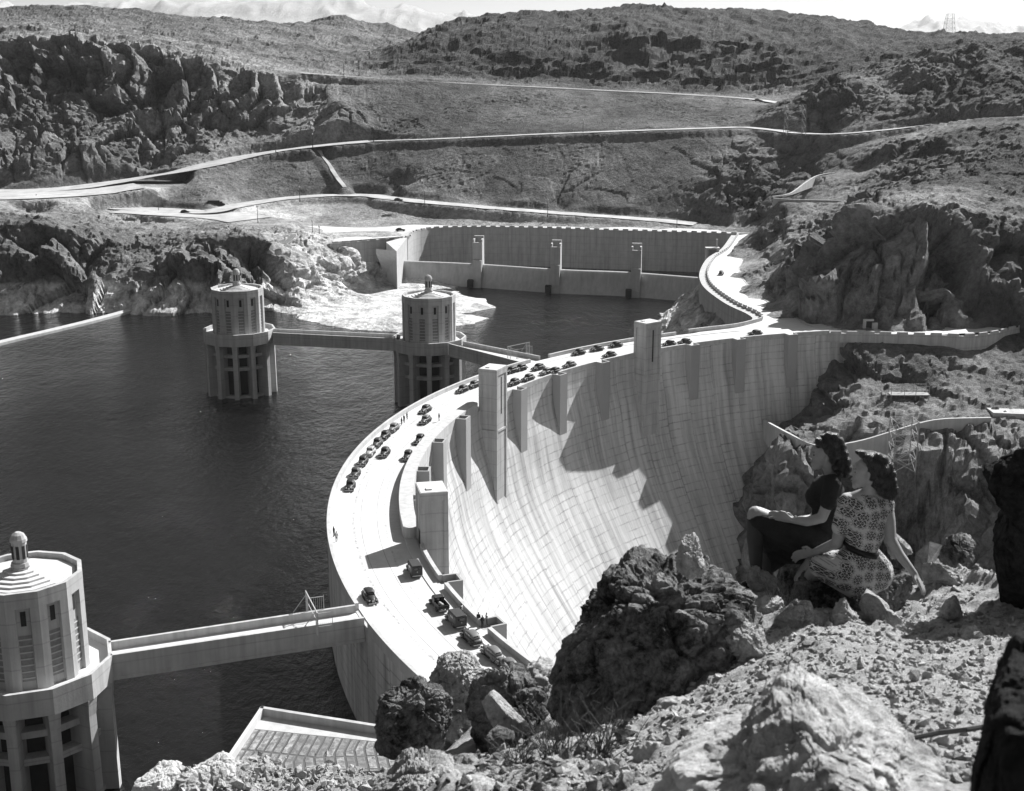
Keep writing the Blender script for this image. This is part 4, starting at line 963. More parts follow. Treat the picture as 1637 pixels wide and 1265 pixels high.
def sedan(mat, roof=None):
    t = empty("parked_car")
    body = section_body([(-2.25,.45,.42,.72),(-2.1,.62,.34,.92),(-1.7,.72,.32,1.05),(-1.1,.78,.3,1.12),(-.3,.8,.3,1.12),(.55,.74,.3,1.1),(.95,.6,.3,1.08),(1.5,.48,.3,1.02),(2.0,.38,.32,.92),(2.2,.26,.36,.74)], 20, .7)
    obj("body", body, mat, t)
    cab = section_body([(-1.85,.42,.9,1.12),(-1.55,.56,.9,1.38),(-1.1,.64,.9,1.55),(-.4,.67,.9,1.62),(.15,.65,.9,1.6),(.45,.62,.9,1.48),(.75,.58,.9,1.12)], 20, .62)
    obj("roof", cab, roof or mat, t)
    m = MB()
    m.prism2([(.5,-.46,1.14),(.5,.46,1.14),(.74,.5,1.1),(.74,-.5,1.1)], [(.37,-.44,1.46),(.37,.44,1.46),(.5,.46,1.44),(.5,-.46,1.44)])
    m.build("windscreen", M_glass, t)
    for s in (-1, 1):
        m = MB()
        m.box((-.05, s * .645, 1.3), (.62, .06, .27)); m.build("window", M_glass, t)
        m = MB(); m.box((-.8, s * .64, 1.3), (.6, .06, .27)); m.build("window", M_glass, t)
    m = MB(); m.box((-1.62, 0, 1.27), (.1, .62, .18)); m.build("rear_window", M_glass, t)
    fender(t, 1.45, .66, mat); fender(t, -1.35, .68, mat)
    wheels(t, (1.42, -1.35), .68)
    for x, nm in ((2.36, "bumper"), (-2.34, "bumper")):
        m = MB(); m.box((x, 0, .46), (.07, 1.45, .13)); m.build(nm, M_chrome, t)
    for s in (-1, 1):
        m = MB(); m.tube((1.95, s * .5, .78), (2.08, s * .5, .78), .13, .12, 10); m.build("headlight", M_chrome, t)
    m = MB(); m.box((2.19, 0, .66), (.06, .34, .42)); m.build("grille", M_chrome, t)
    for s in (-1, 1):
        m = MB(); m.box((0, s * .84, .36), (1.5, .22, .05)); m.build("running_board", M_tyre, t)
    return t
def van(mat):
    t = empty("parked_van")
    m = MB(); m.box((-.75, 0, 1.15), (2.9, 1.7, 1.5)); m.build("body", mat, t, bevel=.12)
    m = MB(); m.box((-.75, 0, 1.93), (2.75, 1.5, .1)); m.build("roof", mat, t, bevel=.04)
    obj("bonnet", section_body([(.6,.7,.4,1.3),(.95,.62,.38,1.2),(1.5,.5,.36,1.1),(2.05,.4,.36,.98),(2.2,.3,.4,.8)], 16, .6), mat, t)
    m = MB(); m.box((.72, 0, 1.5), (.06, 1.3, .42)); m.build("windscreen", M_glass, t)
    for s in (-1, 1):
        m = MB(); m.box((.3, s * .86, 1.5), (.5, .04, .36)); m.build("window", M_glass, t)
        m = MB(); m.box((-.8, s * .86, 1.5), (1.1, .04, .3)); m.build("window", M_glass, t)
    m = MB(); m.box((-2.21, 0, 1.5), (.04, .9, .35)); m.build("rear_window", M_glass, t)
    m = MB(); m.tube((-2.2, 0, 1.05), (-2.32, 0, 1.05), .09, .09, 10); m.build("tail_lamp", M_chrome, t)
    fender(t, 1.45, .68, mat); fender(t, -1.3, .76, mat); wheels(t, (1.42, -1.3), .74)
    for x in (2.34, -2.32):
        m = MB(); m.box((x, 0, .48), (.07, 1.5, .12)); m.build("bumper", M_chrome, t)
    return t
def pickup(mat):
    t = empty("pickup_truck")
    m = MB(); m.box((.15, 0, 1.12), (1.2, 1.55, 1.2)); m.build("cab", mat, t, bevel=.16)
    obj("bonnet", section_body([(.6,.68,.4,1.2),(.95,.6,.38,1.15),(1.5,.48,.36,1.06),(2.05,.38,.36,.95),(2.2,.28,.4,.78)], 16, .6), mat, t)
    m = MB(); m.box((-1.4, 0, .72), (2.0, 1.6, .1))
    for s in (-1, 1): m.box((-1.4, s * .79, .95), (2.0, .08, .44))
    m.box((-2.38, 0, .95), (.08, 1.6, .44)); m.box((-.43, 0, .95), (.08, 1.6, .44)); m.build("bed", mat, t)
    m = MB(); m.box((-.46, 0, 1.42), (.04, .8, .3)); m.build("rear_window", M_glass, t)
    m = MB(); m.box((.76, 0, 1.42), (.04, 1.2, .36)); m.build("windscreen", M_glass, t)
    fender(t, 1.45, .68, mat); fender(t, -1.35, .78, mat); wheels(t, (1.42, -1.35), .76)
    m = MB(); m.box((-2.46, 0, .5), (.07, 1.5, .12)); m.build("bumper", M_chrome, t)
    return t
def coach(mat):
    t = empty("truck")
    m = MB(); m.box((-1.5, 0, 1.75), (5.6, 2.3, 2.1)); m.build("cargo_box", mat, t, bevel=.08)
    m = MB(); m.box((2.0, 0, 1.45), (1.3, 2.0, 1.6)); m.build("cab", mat, t, bevel=.15)
    obj("bonnet", section_body([(2.5,.75,.5,1.6),(3.3,.6,.5,1.4),(3.8,.5,.5,1.2)], 16, .6), mat, t)
    m = MB(); m.box((2.67, 0, 1.85), (.05, 1.7, .5)); m.build("windscreen", M_glass, t); wheels(t, (3.0, -2.6), .95, .48); return t
protos = {}
for i in range(5): protos['s%d' % i] = sedan(PAINT[i])
protos['s5'] = sedan(PAINT[1], PAINT[4])
protos['v'] = van(PAINT[1]); protos['p'] = pickup(PAINT[0]); protos['c'] = coach(PAINT[0])
used = set()
def heading(p, a=None):
    ang = math.atan2(p[1] - CY, p[0] - CX); return ang + math.pi / 2      # tangent, anticlockwise (towards the camera on the near half)
def put(kind, u, v, z, head, label, cat, group, flip=False):
    p = onz(u, v, z + .55); src = protos[kind]
    if kind in used: o = copy_tree(src)
    else: o = src; used.add(kind)
    o.location = (p[0], p[1], z); h = heading(p) if head is None else head
    o.rotation_euler = (0, 0, h + (math.pi if flip else 0)); tag(o, label, cat, group); return o
G1 = "cars on the dam crest road"
rd = .03
CARS = [
 ('s0', 591, 954, False, "black sedan rolling past the near footbridge junction, facing the camera"),
 ('v', 662, 911, True, "dark boxy van at the edge of the tower's shadow"),
 ('p', 701, 965, True, "open pickup truck with a pale bundle in its bed"),
 ('v', 728, 991, True, "dark boxy van parked right behind the pickup truck"),
 ('s5', 753, 1019, True, "pale roofed sedan beside the people at the parapet"),
 ('s4', 787, 1045, True, "grey sedan partly hidden by the foreground boulders"),
 ('s4', 812, 1064, True, "rearmost grey car almost hidden by the foreground boulders"),
 ('s0', 560, 777, False, "black car at the near end of the curved parked row"),
 ('s1', 568, 757, False, "second car from the near end of the curved parked row"),
 ('s2', 580, 738, False, "third car from the near end of the curved parked row"),
 ('s3', 592, 723, False, "pale topped car in the curved parked row by the lake parapet"),
 ('s1', 603, 709, False, "fifth car from the near end of the curved parked row"),
 ('s0', 615, 697, False, "sixth car from the near end of the curved parked row"),
 ('s4', 629, 685, False, "last car at the far end of the curved parked row, people beyond"),
 ('s0', 615, 724, False, "black car driving alongside the curved parked row"),
 ('s1', 680, 655, False, "upper of two cars driving close together below the footbridge"),
 ('s5', 680, 672, False, "lower of two cars driving close together, pale roof"),
 ('s0', 671, 703, False, "black car half hidden behind the raised white terrace, farther one"),
 ('s2', 652, 729, False, "black car half hidden behind the raised white terrace, nearer one"),
 ('s0', 739, 623, False, "black car just left of the middle square tower"),
 ('s1', 757, 616, False, "car half hidden by the middle square tower's left edge"),
 ('s0', 817, 593, False, "black car nearest the tower in the row beside the lake parapet"),
 ('s1', 832, 589, False, "dark car ahead of the tower side black car, beside the footbridge wall"),
 ('s2', 860, 588, False, "dark car in the middle lane, left of a pair near the footbridge end"),
 ('s0', 821, 612, False, "black car hard against the right edge of the middle square tower"),
 ('s2', 844, 605, False, "dark car second from the middle tower along the canyon parapet"),
 ('s4', 873, 595, False, "grey car third from the middle tower along the canyon parapet"),
 ('s0', 886, 594, False, "low black car beside a parapet niche past the grey one"),
 ('s5', 910, 584, False, "solitary pale roofed car between two parapet niches"),
 ('s0', 925, 564, False, "black car leading the far parked three, nearest the footbridge"),
 ('s1', 954, 558, False, "middle car of the far parked three beside the lake parapet"),
 ('s0', 984, 552, False, "farthest of the far parked three, nearest the far square tower"),
 ('s2', 974, 568, False, "dark car by the canyon parapet just left of the far square tower"),
 ('s0', 1069, 550, False, "black car just right of the far square tower"),
 ('s2', 1094, 547, False, "car beside the niche right of the far square tower"),
 ('s1', 1207, 533, False, "lone dark car near the far right end of the crest"),
]
for k, u, v, fl, lb in CARS:
    c = {'v': "van", 'p': "pickup truck"}.get(k, "car"); o = put(k, u, v, rd, None, lb, c, G1 if c == "car" else "vans and trucks on the crest", fl)
    if k == 'p':
        m = MB(); cc = Vector((-1.3, .1, .98)); m.tube(cc - Vector((.3, .2, .15)), cc + Vector((.3, .2, .2)), .3, .22, 10); m.build("bundle", M_tin, o, bevel=.08)
put('s1', 1153, 437, .03, math.radians(75), "single dark car on the curving pale road beside the spillway", "car", "cars on the far roads")
put('s0', 640, 368, .03, math.radians(10), "black car parked at the corner of the spillway rim", "car", "cars on the far roads")
put('s1', 637, 320, 9.4, math.radians(-8), "dark car on the lower road above the parking area", "car", "cars on the far roads")
put('c', 347, 328, 6.9, math.radians(8), "long dark truck on the junction of the lower road", "truck", "cars on the far roads")
put('s0', 296, 339, 5.8, math.radians(-12), "dark car with trailer at the roadside below the truck", "car", "cars on the far roads")
put('s4', 1212, 161, 54.2, math.radians(-10), "tiny car on the upper road at right", "car", "cars on the far roads")
for k, o in protos.items():
    if k not in used:
        for c in list(o.children_recursive): bpy.data.objects.remove(c)
        bpy.data.objects.remove(o)

# ================================================================== BODIES: one continuous surface grown over tapered limbs
def skin_body(name, nodes, links, blobs=(), voxel=.02, mat=None, parent=None, smooth_it=6, caps=14):
    """nodes: id -> (x, y, z, r); links: pairs; fused into one surface with a voxel remesh"""
    bm = bmesh.new()
    def sphere(c, r, sc=(1, 1, 1), rot=None):
        M = Matrix.Translation(c) @ (rot or Matrix.Identity(4)) @ Matrix.Diagonal((r * sc[0], r * sc[1], r * sc[2], 1))
        bmesh.ops.create_icosphere(bm, subdivisions=2, radius=1, matrix=M)
    for k, n in nodes.items(): sphere(Vector(n[:3]), n[3])
    for a, b in links:
        A, B = Vector(nodes[a][:3]), Vector(nodes[b][:3]); L = (B - A).length
        if L < 1e-5: continue
        q = (B - A).to_track_quat('Z', 'Y').to_matrix().to_4x4()
        bmesh.ops.create_cone(bm, cap_ends=True, segments=caps, radius1=nodes[a][3], radius2=nodes[b][3], depth=L, matrix=Matrix.Translation((A + B) / 2) @ q)
    for c, sc, e in blobs: sphere(Vector(c), 1.0, sc, Matrix.Rotation(e[2], 4, 'Z') @ Matrix.Rotation(e[1], 4, 'Y') @ Matrix.Rotation(e[0], 4, 'X'))
    me = bpy.data.meshes.new(name); bm.to_mesh(me); bm.free()
    o = obj(name, me, mat, parent)
    r = o.modifiers.new("remesh", 'REMESH'); r.mode = 'VOXEL'; r.voxel_size = voxel; r.use_smooth_shade = True
    s = o.modifiers.new("smooth", 'SMOOTH'); s.iterations = smooth_it; s.factor = .5
    return o
def small_person(base, az, label, mats, pose=0):
    t = tag(empty("person", base, az), label, "person", "people standing on the dam crest")
    sh = [.06, -.08, .1][pose % 3]
    N = {'pel': (0,0,.95,.15), 'che': (0,0,1.3,.16), 'nek': (0,0,1.48,.06), 'hed': (.02,0,1.63,.1), 'top': (.0,0,1.7,.09),
         'hl': (0,.09,.9,.1), 'kl': (sh,.1,.5,.07), 'al': (-sh,.1,.08,.05), 'tl': (.14-sh,.11,.04,.04), 'hr': (0,-.09,.9,.1), 'kr': (.02,-.1,.5,.07), 'ar': (.03,-.1,.08,.05), 'tr': (.17,-.1,.04,.04),
         'sl': (0,.19,1.4,.07), 'el': (.02,.25,1.13,.05), 'wl': (.16 if pose % 2 else .05,.24,.9,.04), 'sr': (0,-.19,1.4,.07), 'er': (-.02,-.25,1.13,.05), 'wr': (.2 if pose == 0 else .04,-.22,.92,.04)}
    L = [('pel','che'),('che','nek'),('nek','hed'),('hed','top'),('pel','hl'),('hl','kl'),('kl','al'),('al','tl'),('pel','hr'),('hr','kr'),('kr','ar'),('ar','tr'),('che','sl'),('sl','el'),('el','wl'),('che','sr'),('sr','er'),('er','wr')]
    b = skin_body("body", N, L, voxel=.035, mat=mats[0], parent=t, smooth_it=3)
    N2 = {'a': (0,0,.88,.17), 'b': (0,0,1.3,.19), 'c': (0,.17,1.4,.09), 'd': (0,-.17,1.4,.09)}
    skin_body("jacket", N2, [('a','b'),('b','c'),('b','d')], voxel=.04, mat=mats[1], parent=t, smooth_it=3)
    return t
M_skinS = flat_mat("skin_small", .25, .6, .1, 3); M_pale = flat_mat("pale_cloth", .5, .9, .1, 3); M_blk = flat_mat("dark_cloth", .03, .9, .2, 3)
PP = [(771, 1003, M_blk, M_blk, "dark clothed person at the niche, nearest the pale roofed sedan"), (778, 999, M_blk, M_pale, "person in a pale top at the niche beside two dark ones"), (765, 998, M_blk, M_blk, "dark clothed person leftmost of the group at the niche"),
      (738, 984, M_blk, M_pale, "lone person in white standing on the sidewalk beside the second van"),
      (534, 858, M_blk, M_blk, "dark clothed person of the pair strolling by the lake parapet"), (538, 866, M_blk, M_pale, "person with pale top of the pair strolling by the lake parapet"),
      (642, 680, M_blk, M_blk, "dark clothed person at the far end of the parked row"), (646, 676, M_blk, M_blk, "second dark clothed person beyond the end of parked row"), (651, 671, M_blk, M_pale, "person in pale top farthest beyond the parked row"), (702, 673, M_blk, M_blk, "lone dark pedestrian in the roadway near the raised terrace")]
for i, (u, v, a, b, lb) in enumerate(PP):
    p = onz(u, v, .16); small_person(tuple(p), heading(p) + i * 1.3, lb, (a, b), i)
# ================================================================== NEAR SIDE: cliff down to the lake
def local_field(name, CPn, sx_, yy_, mat, rough, seed, kind="structure"):
    C_ = np.array(CPn); W_ = rbf_fit(C_[:, :2], C_[:, 2:], lam=.02)
    S_, Y_ = np.meshgrid(sx_, yy_); X_ = S_ * Y_ if sx_.max() < 3 else S_; x_ = X_.ravel(); y_ = Y_.ravel(); out = np.empty((x_.size, 2))
    for i in range(0, x_.size, 60000):
        a = x_[i:i+60000]; b = y_[i:i+60000]; D = np.sqrt((a[:, None] - C_[None, :, 0]) ** 2 + (b[:, None] - C_[None, :, 1]) ** 2)
        out[i:i+60000] = -D @ W_[:-3] + W_[-3] + np.outer(a / 500, W_[-2]) + np.outer(b / 500, W_[-1])
    P = np.stack([x_, y_, out[:, 0]], -1); r = np.clip(out[:, 1], 0, 3) * rough
    P[:, 2] += r * (ridged(P / (rough * np.array([8, 9, 10])), 6, seed, .58) - 1.1)
    P[:, 2] += r * .25 * fbm(P / (rough * .9), 4, seed + 9, .6)
    me = grid_mesh(name, P.reshape(len(yy_), len(sx_), 3), len(yy_), len(sx_))
    tn = np.ones(len(P)); c = me.color_attributes.new("tone", 'FLOAT_COLOR', 'POINT'); c.data.foreach_set("color", np.stack([tn] * 4, -1).reshape(-1).astype(np.float32))
    return tag(obj(name, me, mat), kind=kind), P.reshape(len(yy_), len(sx_), 3)
M_cliff = rock_mat("pale_cliff_rock", .14, .42, .5, .35)
M_cliff2 = rock_mat('rubble_rock', .12, .6, .8, .15)
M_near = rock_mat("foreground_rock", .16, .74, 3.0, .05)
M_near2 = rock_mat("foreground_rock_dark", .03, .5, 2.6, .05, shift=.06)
M_gravel = rock_mat("foreground_gravel", .2, .6, 9.0, .03)
NC = []
for u, v, Y in [(200,1275,121),(250,1232,122),(320,1222,123),(380,1215,124),(450,1220,124.5),(520,1222,124.5),(600,1228,124.5),(700,1228,125),(340,1262,118.5),(450,1262,119),(600,1265,119.5)]: NC.append((*aty(u, v, Y), .7))
for x_, y_, z_, r_ in [(-50,124,-20,1),(-44,118,-12,1),(-42,100,0,1),(-70,100,-25,1),(-50,60,15,1),(-90,60,-30,1),(-100,120,-30,1),(-40,131,-19,1),(-38,142,-22,1),(-25,150,-22,1),(5,133,-3,.4),(20,128,-5,.5),(-20,100,8,1),(10,100,8,1),(40,100,-40,1),(30,120,-40,1),(-30,60,27,1),(0,60,32,1),(40,60,0,1),(80,60,-60,1),(-25,30,42,1),(0,30,50,1),(30,30,30,1),(80,30,-40,1),(0,14,60,.6),(-15,14,52,.8),(15,14,55,.8),(0,6,64,.3),(40,6,50,.5),(-40,6,40,.5),(-90,6,-20,1),(90,10,-20,1)]: NC.append((x_, y_, z_, r_))
for u, v in [(418,1141),(606,1172),(520,1158),(370,1212),(590,1222),(480,1220)]:
    p = onz(u, v, 0); NC.append((p[0], p[1], -1.0, .05))
_, NCP = local_field("near_cliff", NC, np.linspace(-100, 90, 330), np.linspace(4, 150, 260), M_cliff, 1.6, 301)

# service platform below the cliff, at the water's edge
def plat_mat():
    m, t, b = mat_new("ribbed_roof_concrete"); geo = t.nodes.new("ShaderNodeTexCoord").outputs["UV"]
    br = t.nodes.new("ShaderNodeTexBrick"); br.offset = 0; br.inputs["Scale"].default_value = 1.0; br.inputs["Mortar Size"].default_value = .16; br.inputs["Mortar Smooth"].default_value = .5
    br.inputs["Brick Width"].default_value = 1.0; br.inputs["Row Height"].default_value = 3.2; br.inputs["Color1"].default_value = (.36,) * 3 + (1,); br.inputs["Color2"].default_value = (.16,) * 3 + (1,); br.inputs["Mortar"].default_value = (.07,) * 3 + (1,)
    t.links.new(geo, br.inputs["Vector"]); n = noise_node(t, geo, 1.4, 6, .75)
    c = mixc(t, ramp(t, n, [(.38, 0), (.56, .9)]), br.outputs["Color"], .1); t.links.new(c, b.inputs["Base Color"]); b.inputs["Roughness"].default_value = .9
    bump(t, b, br.outputs["Color"], 1.0, .3); return m
pq = [onz(418, 1141, .0), onz(625, 1174, .0), onz(640, 1232, .0), onz(352, 1240, .0)]
pt_ = empty("service_platform", tuple(sum(pq) / 4)); tag(pt_, "rectangular ribbed concrete platform with pale parapet near bottom left above the water", "platform")
A_, B_, C3, D_ = [np.array(p[:2]) for p in pq]
m = MB(); m.prism([D_, C3, B_, A_], -6, -.05); rp(m.build("slab", M_tower), pt_)
def band(f0, f1, z, name, mat, uvs=None, g0=.0, g1=1.0):
    def P_(f, g): return (A_ * (1 - g) + B_ * g) * (1 - f) + (D_ * (1 - g) + C3 * g) * f
    q_ = [P_(f0, g0), P_(f0, g1), P_(f1, g1), P_(f1, g0)]; me = bpy.data.meshes.new(name); me.from_pydata([(p[0], p[1], z) for p in q_][::-1], [], [(0, 1, 2, 3)])
    l = me.uv_layers.new(name="UVMap"); 
    for k_, c_ in enumerate([(0, 7), (17, 7), (17, 0), (0, 0)] ): l.data[k_].uv = c_
    me.update(); return rp(obj(name, me, mat), pt_)
band(.0, .26, .02, "walkway", M_conc); band(.26, 1.0, .02, "ribbed_deck", plat_mat())
rp(wall_along([(*A_, 1.0), (*B_, 1.0)], .5, -1.5, None, -1).build("parapet", M_tower), pt_)
rp(wall_along([(*A_, 1.0), (*(A_ * -.25 + D_ * 1.25), 1.0)], .4, -1.5, None, 1).build("parapet", M_roof), pt_)

M_nearest = rock_mat('bright_near_rock', .12, .8, 2.6, .045)
# ------------------------------------------------------------------ foreground ledge
FG = []
for u, v, Y, r in [(1240,1015,7.6,.5),(1400,1012,7.6,.4),(1600,980,8.0,.6),(1760,980,8.0,.6),(1300,1100,5.9,.25),(1500,1100,5.9,.25),(1700,1100,5.9,.25),(1300,1180,4.9,.25),(1600,1200,4.7,.25),(1150,1180,5.2,.5),(1000,1220,5.3,.6),(900,1230,5.4,.6),
    (1200,1300,3.9,.3),(1500,1300,3.8,.3),(1000,1330,4.0,.3),(800,1290,4.9,.7),(720,1262,5.4,.7),(1300,970,8.5,.8),(1450,965,8.5,.8),(1210,965,8.6,.6),(1637,925,9.0,.9),(1560,915,9.1,.9),(1500,925,8.9,.9),(1700,915,9.1,.8),
    (1100,1000,8.2,.6),(1000,1100,7.6,.6),(880,1200,7.0,.6),(800,1225,6.8,.6),(680,1245,6.8,.5),(1180,940,8.9,.5),(640,1262,6.2,.5),(800,1195,8.2,.3),(700,1200,8.3,.3),(760,1150,8.9,.3),(850,1130,8.6,.3),(650,1215,8.0,.3),(900,1150,8.2,.3)]: FG.append((*aty(u, v, Y), r))
for x_, y_, z_, r_ in [(0,1,73.0,.2),(2,1,73.0,.2),(-1.5,1,72.9,.2),(-1.6,4,71.5,.4),(-1.9,6,69.5,.5),(-2.6,8,67,.6),(-3.5,3,70,.5),(-1.2,11,66.2,.6),(0,11,66.3,.6),(1,11,66.9,.6),(2,11,67,.6),(3,11,68.0,.6),(4,11,69,.6),(6,10,71,.6),(-2,14,61,.6),(0,14,60.5,.6),(3,14,61,.6),(7,14,64,.6),(7,4,72.6,.4),(7,7,71.5,.5),(-4,10,63,.6)]: FG.append((x_, y_, z_, r_))
_, FGP = local_field("rocky_ledge", FG, np.linspace(-.55, .75, 420), np.concatenate([np.linspace(1.2, 4, 60), np.linspace(4.02, 10.5, 330), np.linspace(10.6, 14.5, 50)]), M_gravel, .16, 401)
FGX = FGP[..., 0]; FGY = FGP[:, 0, 1]
def ledge_z(px, py):
    j = int(np.argmin(np.abs(FGY - py))); i = int(np.argmin(np.abs(FGX[j] - px))); return float(FGP[j, i, 2])

def poly_radius(poly, ang):
    """distance from the origin to the outline in each direction"""
    out = np.zeros_like(ang); dx, dy = np.cos(ang), np.sin(ang); n = len(poly)
    for i in range(n):
        x1, y1 = poly[i]; x2, y2 = poly[(i + 1) % n]; ex, ey = x2 - x1, y2 - y1; den = dx * ey - dy * ex
        with np.errstate(divide='ignore', invalid='ignore'):
            t_ = (x1 * ey - y1 * ex) / den; s_ = (x1 * dy - y1 * dx) / den
        ok = (np.abs(den) > 1e-12) & (t_ > 0) & (s_ >= -1e-6) & (s_ <= 1 + 1e-6); out = np.where(ok & (t_ > out), t_, out)
    return out
def ico(sub):
    bm = bmesh.new(); bmesh.ops.create_icosphere(bm, subdivisions=sub, radius=1); V = np.array([v.co[:] for v in bm.verts]); F = np.array([[v.index for v in f.verts] for f in bm.faces]); bm.free(); return V, F
ICO = {k: ico(k) for k in (3, 5, 6, 7)}
def rock(name, outline, Y, depth, label, mat=None, sub=6, seed=0, amp=.06, facets=26, cat="boulder", group=None, back=.0, cut=.76):
    """boulder whose outline and true distance come from the photograph; depth is its thickness"""
    mat = mat or M_near
    P0 = np.array([aty(u, v, Y) for u, v in outline]); c = P0.mean(0); P0 = c + (P0 - c) * 1.08
    vd = c - np.array([0, 0, CAM_H]); vd[2] *= .35; vd /= np.linalg.norm(vd); R_ = np.cross(vd, [0, 0, 1]); R_ /= np.linalg.norm(R_); U_ = np.cross(R_, vd)
    pol = [((p - c) @ R_, (p - c) @ U_) for p in P0]
    V, F = ICO[sub]; a, b, d = V[:, 0], V[:, 2], V[:, 1]; mm = np.sqrt(a * a + b * b) + 1e-9; ang = np.arctan2(b, a)
    pr = poly_radius(pol, ang); e = .8; mr = mm ** e; dz = np.sign(d) * np.abs(d) ** .9
    L = np.column_stack([np.cos(ang) * pr * mr, dz * depth, np.sin(ang) * pr * mr])
    size = pr.mean(); rs = np.random.RandomState(seed + 5)
    for k in range(facets):
        n = rs.normal(size=3); n /= np.linalg.norm(n); s = L @ n; lim = s.max() * rs.uniform(cut, .95); L = L - np.maximum(s - lim, 0)[:, None] * n * .85
    q_ = L / size + seed * 7.3
    nrm = L / (np.linalg.norm(L, axis=1)[:, None] + 1e-9)
    g1, k1 = fract(q_ * 1.5, seed + 21); g2, k2 = fract(q_ * 4.2, seed + 22); g3, k3 = fract(q_ * 11, seed + 23)
    h = amp * size * (1.5 * g1 + .9 * g2 + .38 * g3 - np.clip(.12 - k1, 0, .12) * 9 - np.clip(.12 - k2, 0, .12) * 4 + .75 * (ridged(q_ * 1.6, 5, seed + 1, .58) - 1.2) + .4 * (ridged(q_ * 6.0, 5, seed + 3, .6) - 1.2) + .16 * fbm(q_ * 22, 3, seed + 7, .6))
    ck = np.abs(vnoise(q_ * 2.2 + 9, seed + 13)); h -= amp * size * 1.6 * np.clip(.10 - ck, 0, .1) * 10 * .5
    L = L + nrm * h[:, None]
    W = c + np.outer(L[:, 0], R_) + np.outer(L[:, 1], [vd[0], vd[1], 0] / np.hypot(vd[0], vd[1])) + np.outer(L[:, 2], U_) + np.array([vd[0], vd[1], 0]) * back
    base = np.array([c[0], c[1], W[:, 2].min()])
    me = bpy.data.meshes.new(name); me.vertices.add(len(W)); me.vertices.foreach_set("co", (W - base).reshape(-1).astype(np.float32))
    me.loops.add(F.size); me.loops.foreach_set("vertex_index", F.reshape(-1).astype(np.int32)); me.polygons.add(len(F)); me.polygons.foreach_set("loop_start", (np.arange(len(F)) * 3).astype(np.int32)); me.polygons.foreach_set("loop_total", np.full(len(F), 3, np.int32)); me.update(); me.polygons.foreach_set("use_smooth", np.full(len(F), sub < 6))
    o = obj(name, me, mat); o.location = base; return tag(o, label, cat, group)
GB = "boulders of the foreground ledge"
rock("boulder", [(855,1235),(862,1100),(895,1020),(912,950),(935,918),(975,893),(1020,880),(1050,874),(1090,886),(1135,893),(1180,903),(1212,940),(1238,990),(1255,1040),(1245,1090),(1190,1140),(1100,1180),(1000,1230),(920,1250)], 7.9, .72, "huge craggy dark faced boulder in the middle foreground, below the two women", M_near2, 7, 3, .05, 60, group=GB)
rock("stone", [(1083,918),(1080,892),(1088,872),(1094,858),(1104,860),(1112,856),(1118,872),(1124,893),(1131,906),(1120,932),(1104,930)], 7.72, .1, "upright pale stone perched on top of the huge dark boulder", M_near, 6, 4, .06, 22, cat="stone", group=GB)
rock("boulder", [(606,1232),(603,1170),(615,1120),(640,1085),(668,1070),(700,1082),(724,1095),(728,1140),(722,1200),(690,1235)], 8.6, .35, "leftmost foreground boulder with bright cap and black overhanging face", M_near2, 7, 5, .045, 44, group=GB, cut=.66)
rock("boulder", [(693,1110),(690,1075),(702,1052),(728,1044),(755,1050),(778,1072),(792,1100),(760,1130),(715,1130)], 9.1, .25, "bright topped boulder wedged behind the two left foreground boulders, hiding the crest road", M_near, 6, 6, .06, 30, group=GB)
rock("boulder", [(735,1225),(722,1170),(740,1110),(758,1086),(800,1070),(840,1085),(872,1072),(880,1110),(868,1170),(845,1215),(790,1235)], 8.3, .34, "split boulder with a pale slanting face between leftmost and huge boulders", M_near2, 7, 8, .045, 44, group=GB, cut=.7)
rock("boulder", [(838,1100),(842,1070),(862,1060),(884,1064),(890,1095),(872,1130),(850,1125)], 8.6, .2, "small bright boulder leaning on left side of the huge boulder", M_near, 5, 9, .07, 20, group=GB)
rock("boulder", [(768,1122),(790,1108),(815,1130),(846,1158),(835,1166),(800,1164),(780,1150)], 7.9, .09, "pale flat sided wedge of rock lying on the split boulder", M_near, 5, 10, .03, 14, group=GB)
rock("boulder", [(782,1215),(778,1178),(795,1168),(822,1172),(826,1205),(808,1220)], 7.3, .1, "squarish grey block low between the split boulder and bushes", M_near2, 5, 11, .04, 12, group=GB)
rock("stone", [(745,1236),(744,1220),(755,1211),(772,1222),(778,1234),(765,1242)], 6.3, .05, "small bright white stone in the dark hollow at lower left", M_near, 5, 12, .04, 10, cat="stone", group=GB)
rock("boulder", [(595,1330),(598,1262),(625,1236),(665,1212),(700,1206),(730,1222),(742,1250),(742,1330)], 5.6, .3, "rounded pitted boulder at bottom edge under the leftmost boulder", M_near, 6, 13, .06, 18, group=GB)
rock("boulder", [(728,1330),(732,1262),(760,1246),(790,1256),(800,1330)], 5.2, .2, "small pale boulder on the bottom edge beside the rounded pitted one", M_near, 5, 14, .06, 18, group=GB)
rock("boulder", [(1000,1400),(1010,1290),(1060,1256),(1130,1240),(1180,1218),(1212,1165),(1250,1138),(1318,1130),(1385,1140),(1420,1175),(1440,1218),(1490,1232),(1560,1264),(1590,1320),(1590,1420),(1300,1460)], 3.3, .5, "very near bright angular boulder filling the bottom right edge", M_nearest if 'M_nearest' in globals() else M_near, 7, 15, .045, 44, group=GB)
M_black = rock_mat("shadowed_dark_rock", .012, .07, 2.4, .05, shift=.04)  # shade on these rocks is put into the near-black base colour
rock("boulder", [(1562,1330),(1560,1250),(1568,1180),(1592,1100),(1618,1062),(1680,1040),(1780,1060),(1800,1400),(1600,1420)], 2.3, .3, "very near blackish boulder rising at the lower right corner", M_black, 6, 16, .03, 20, group=GB)
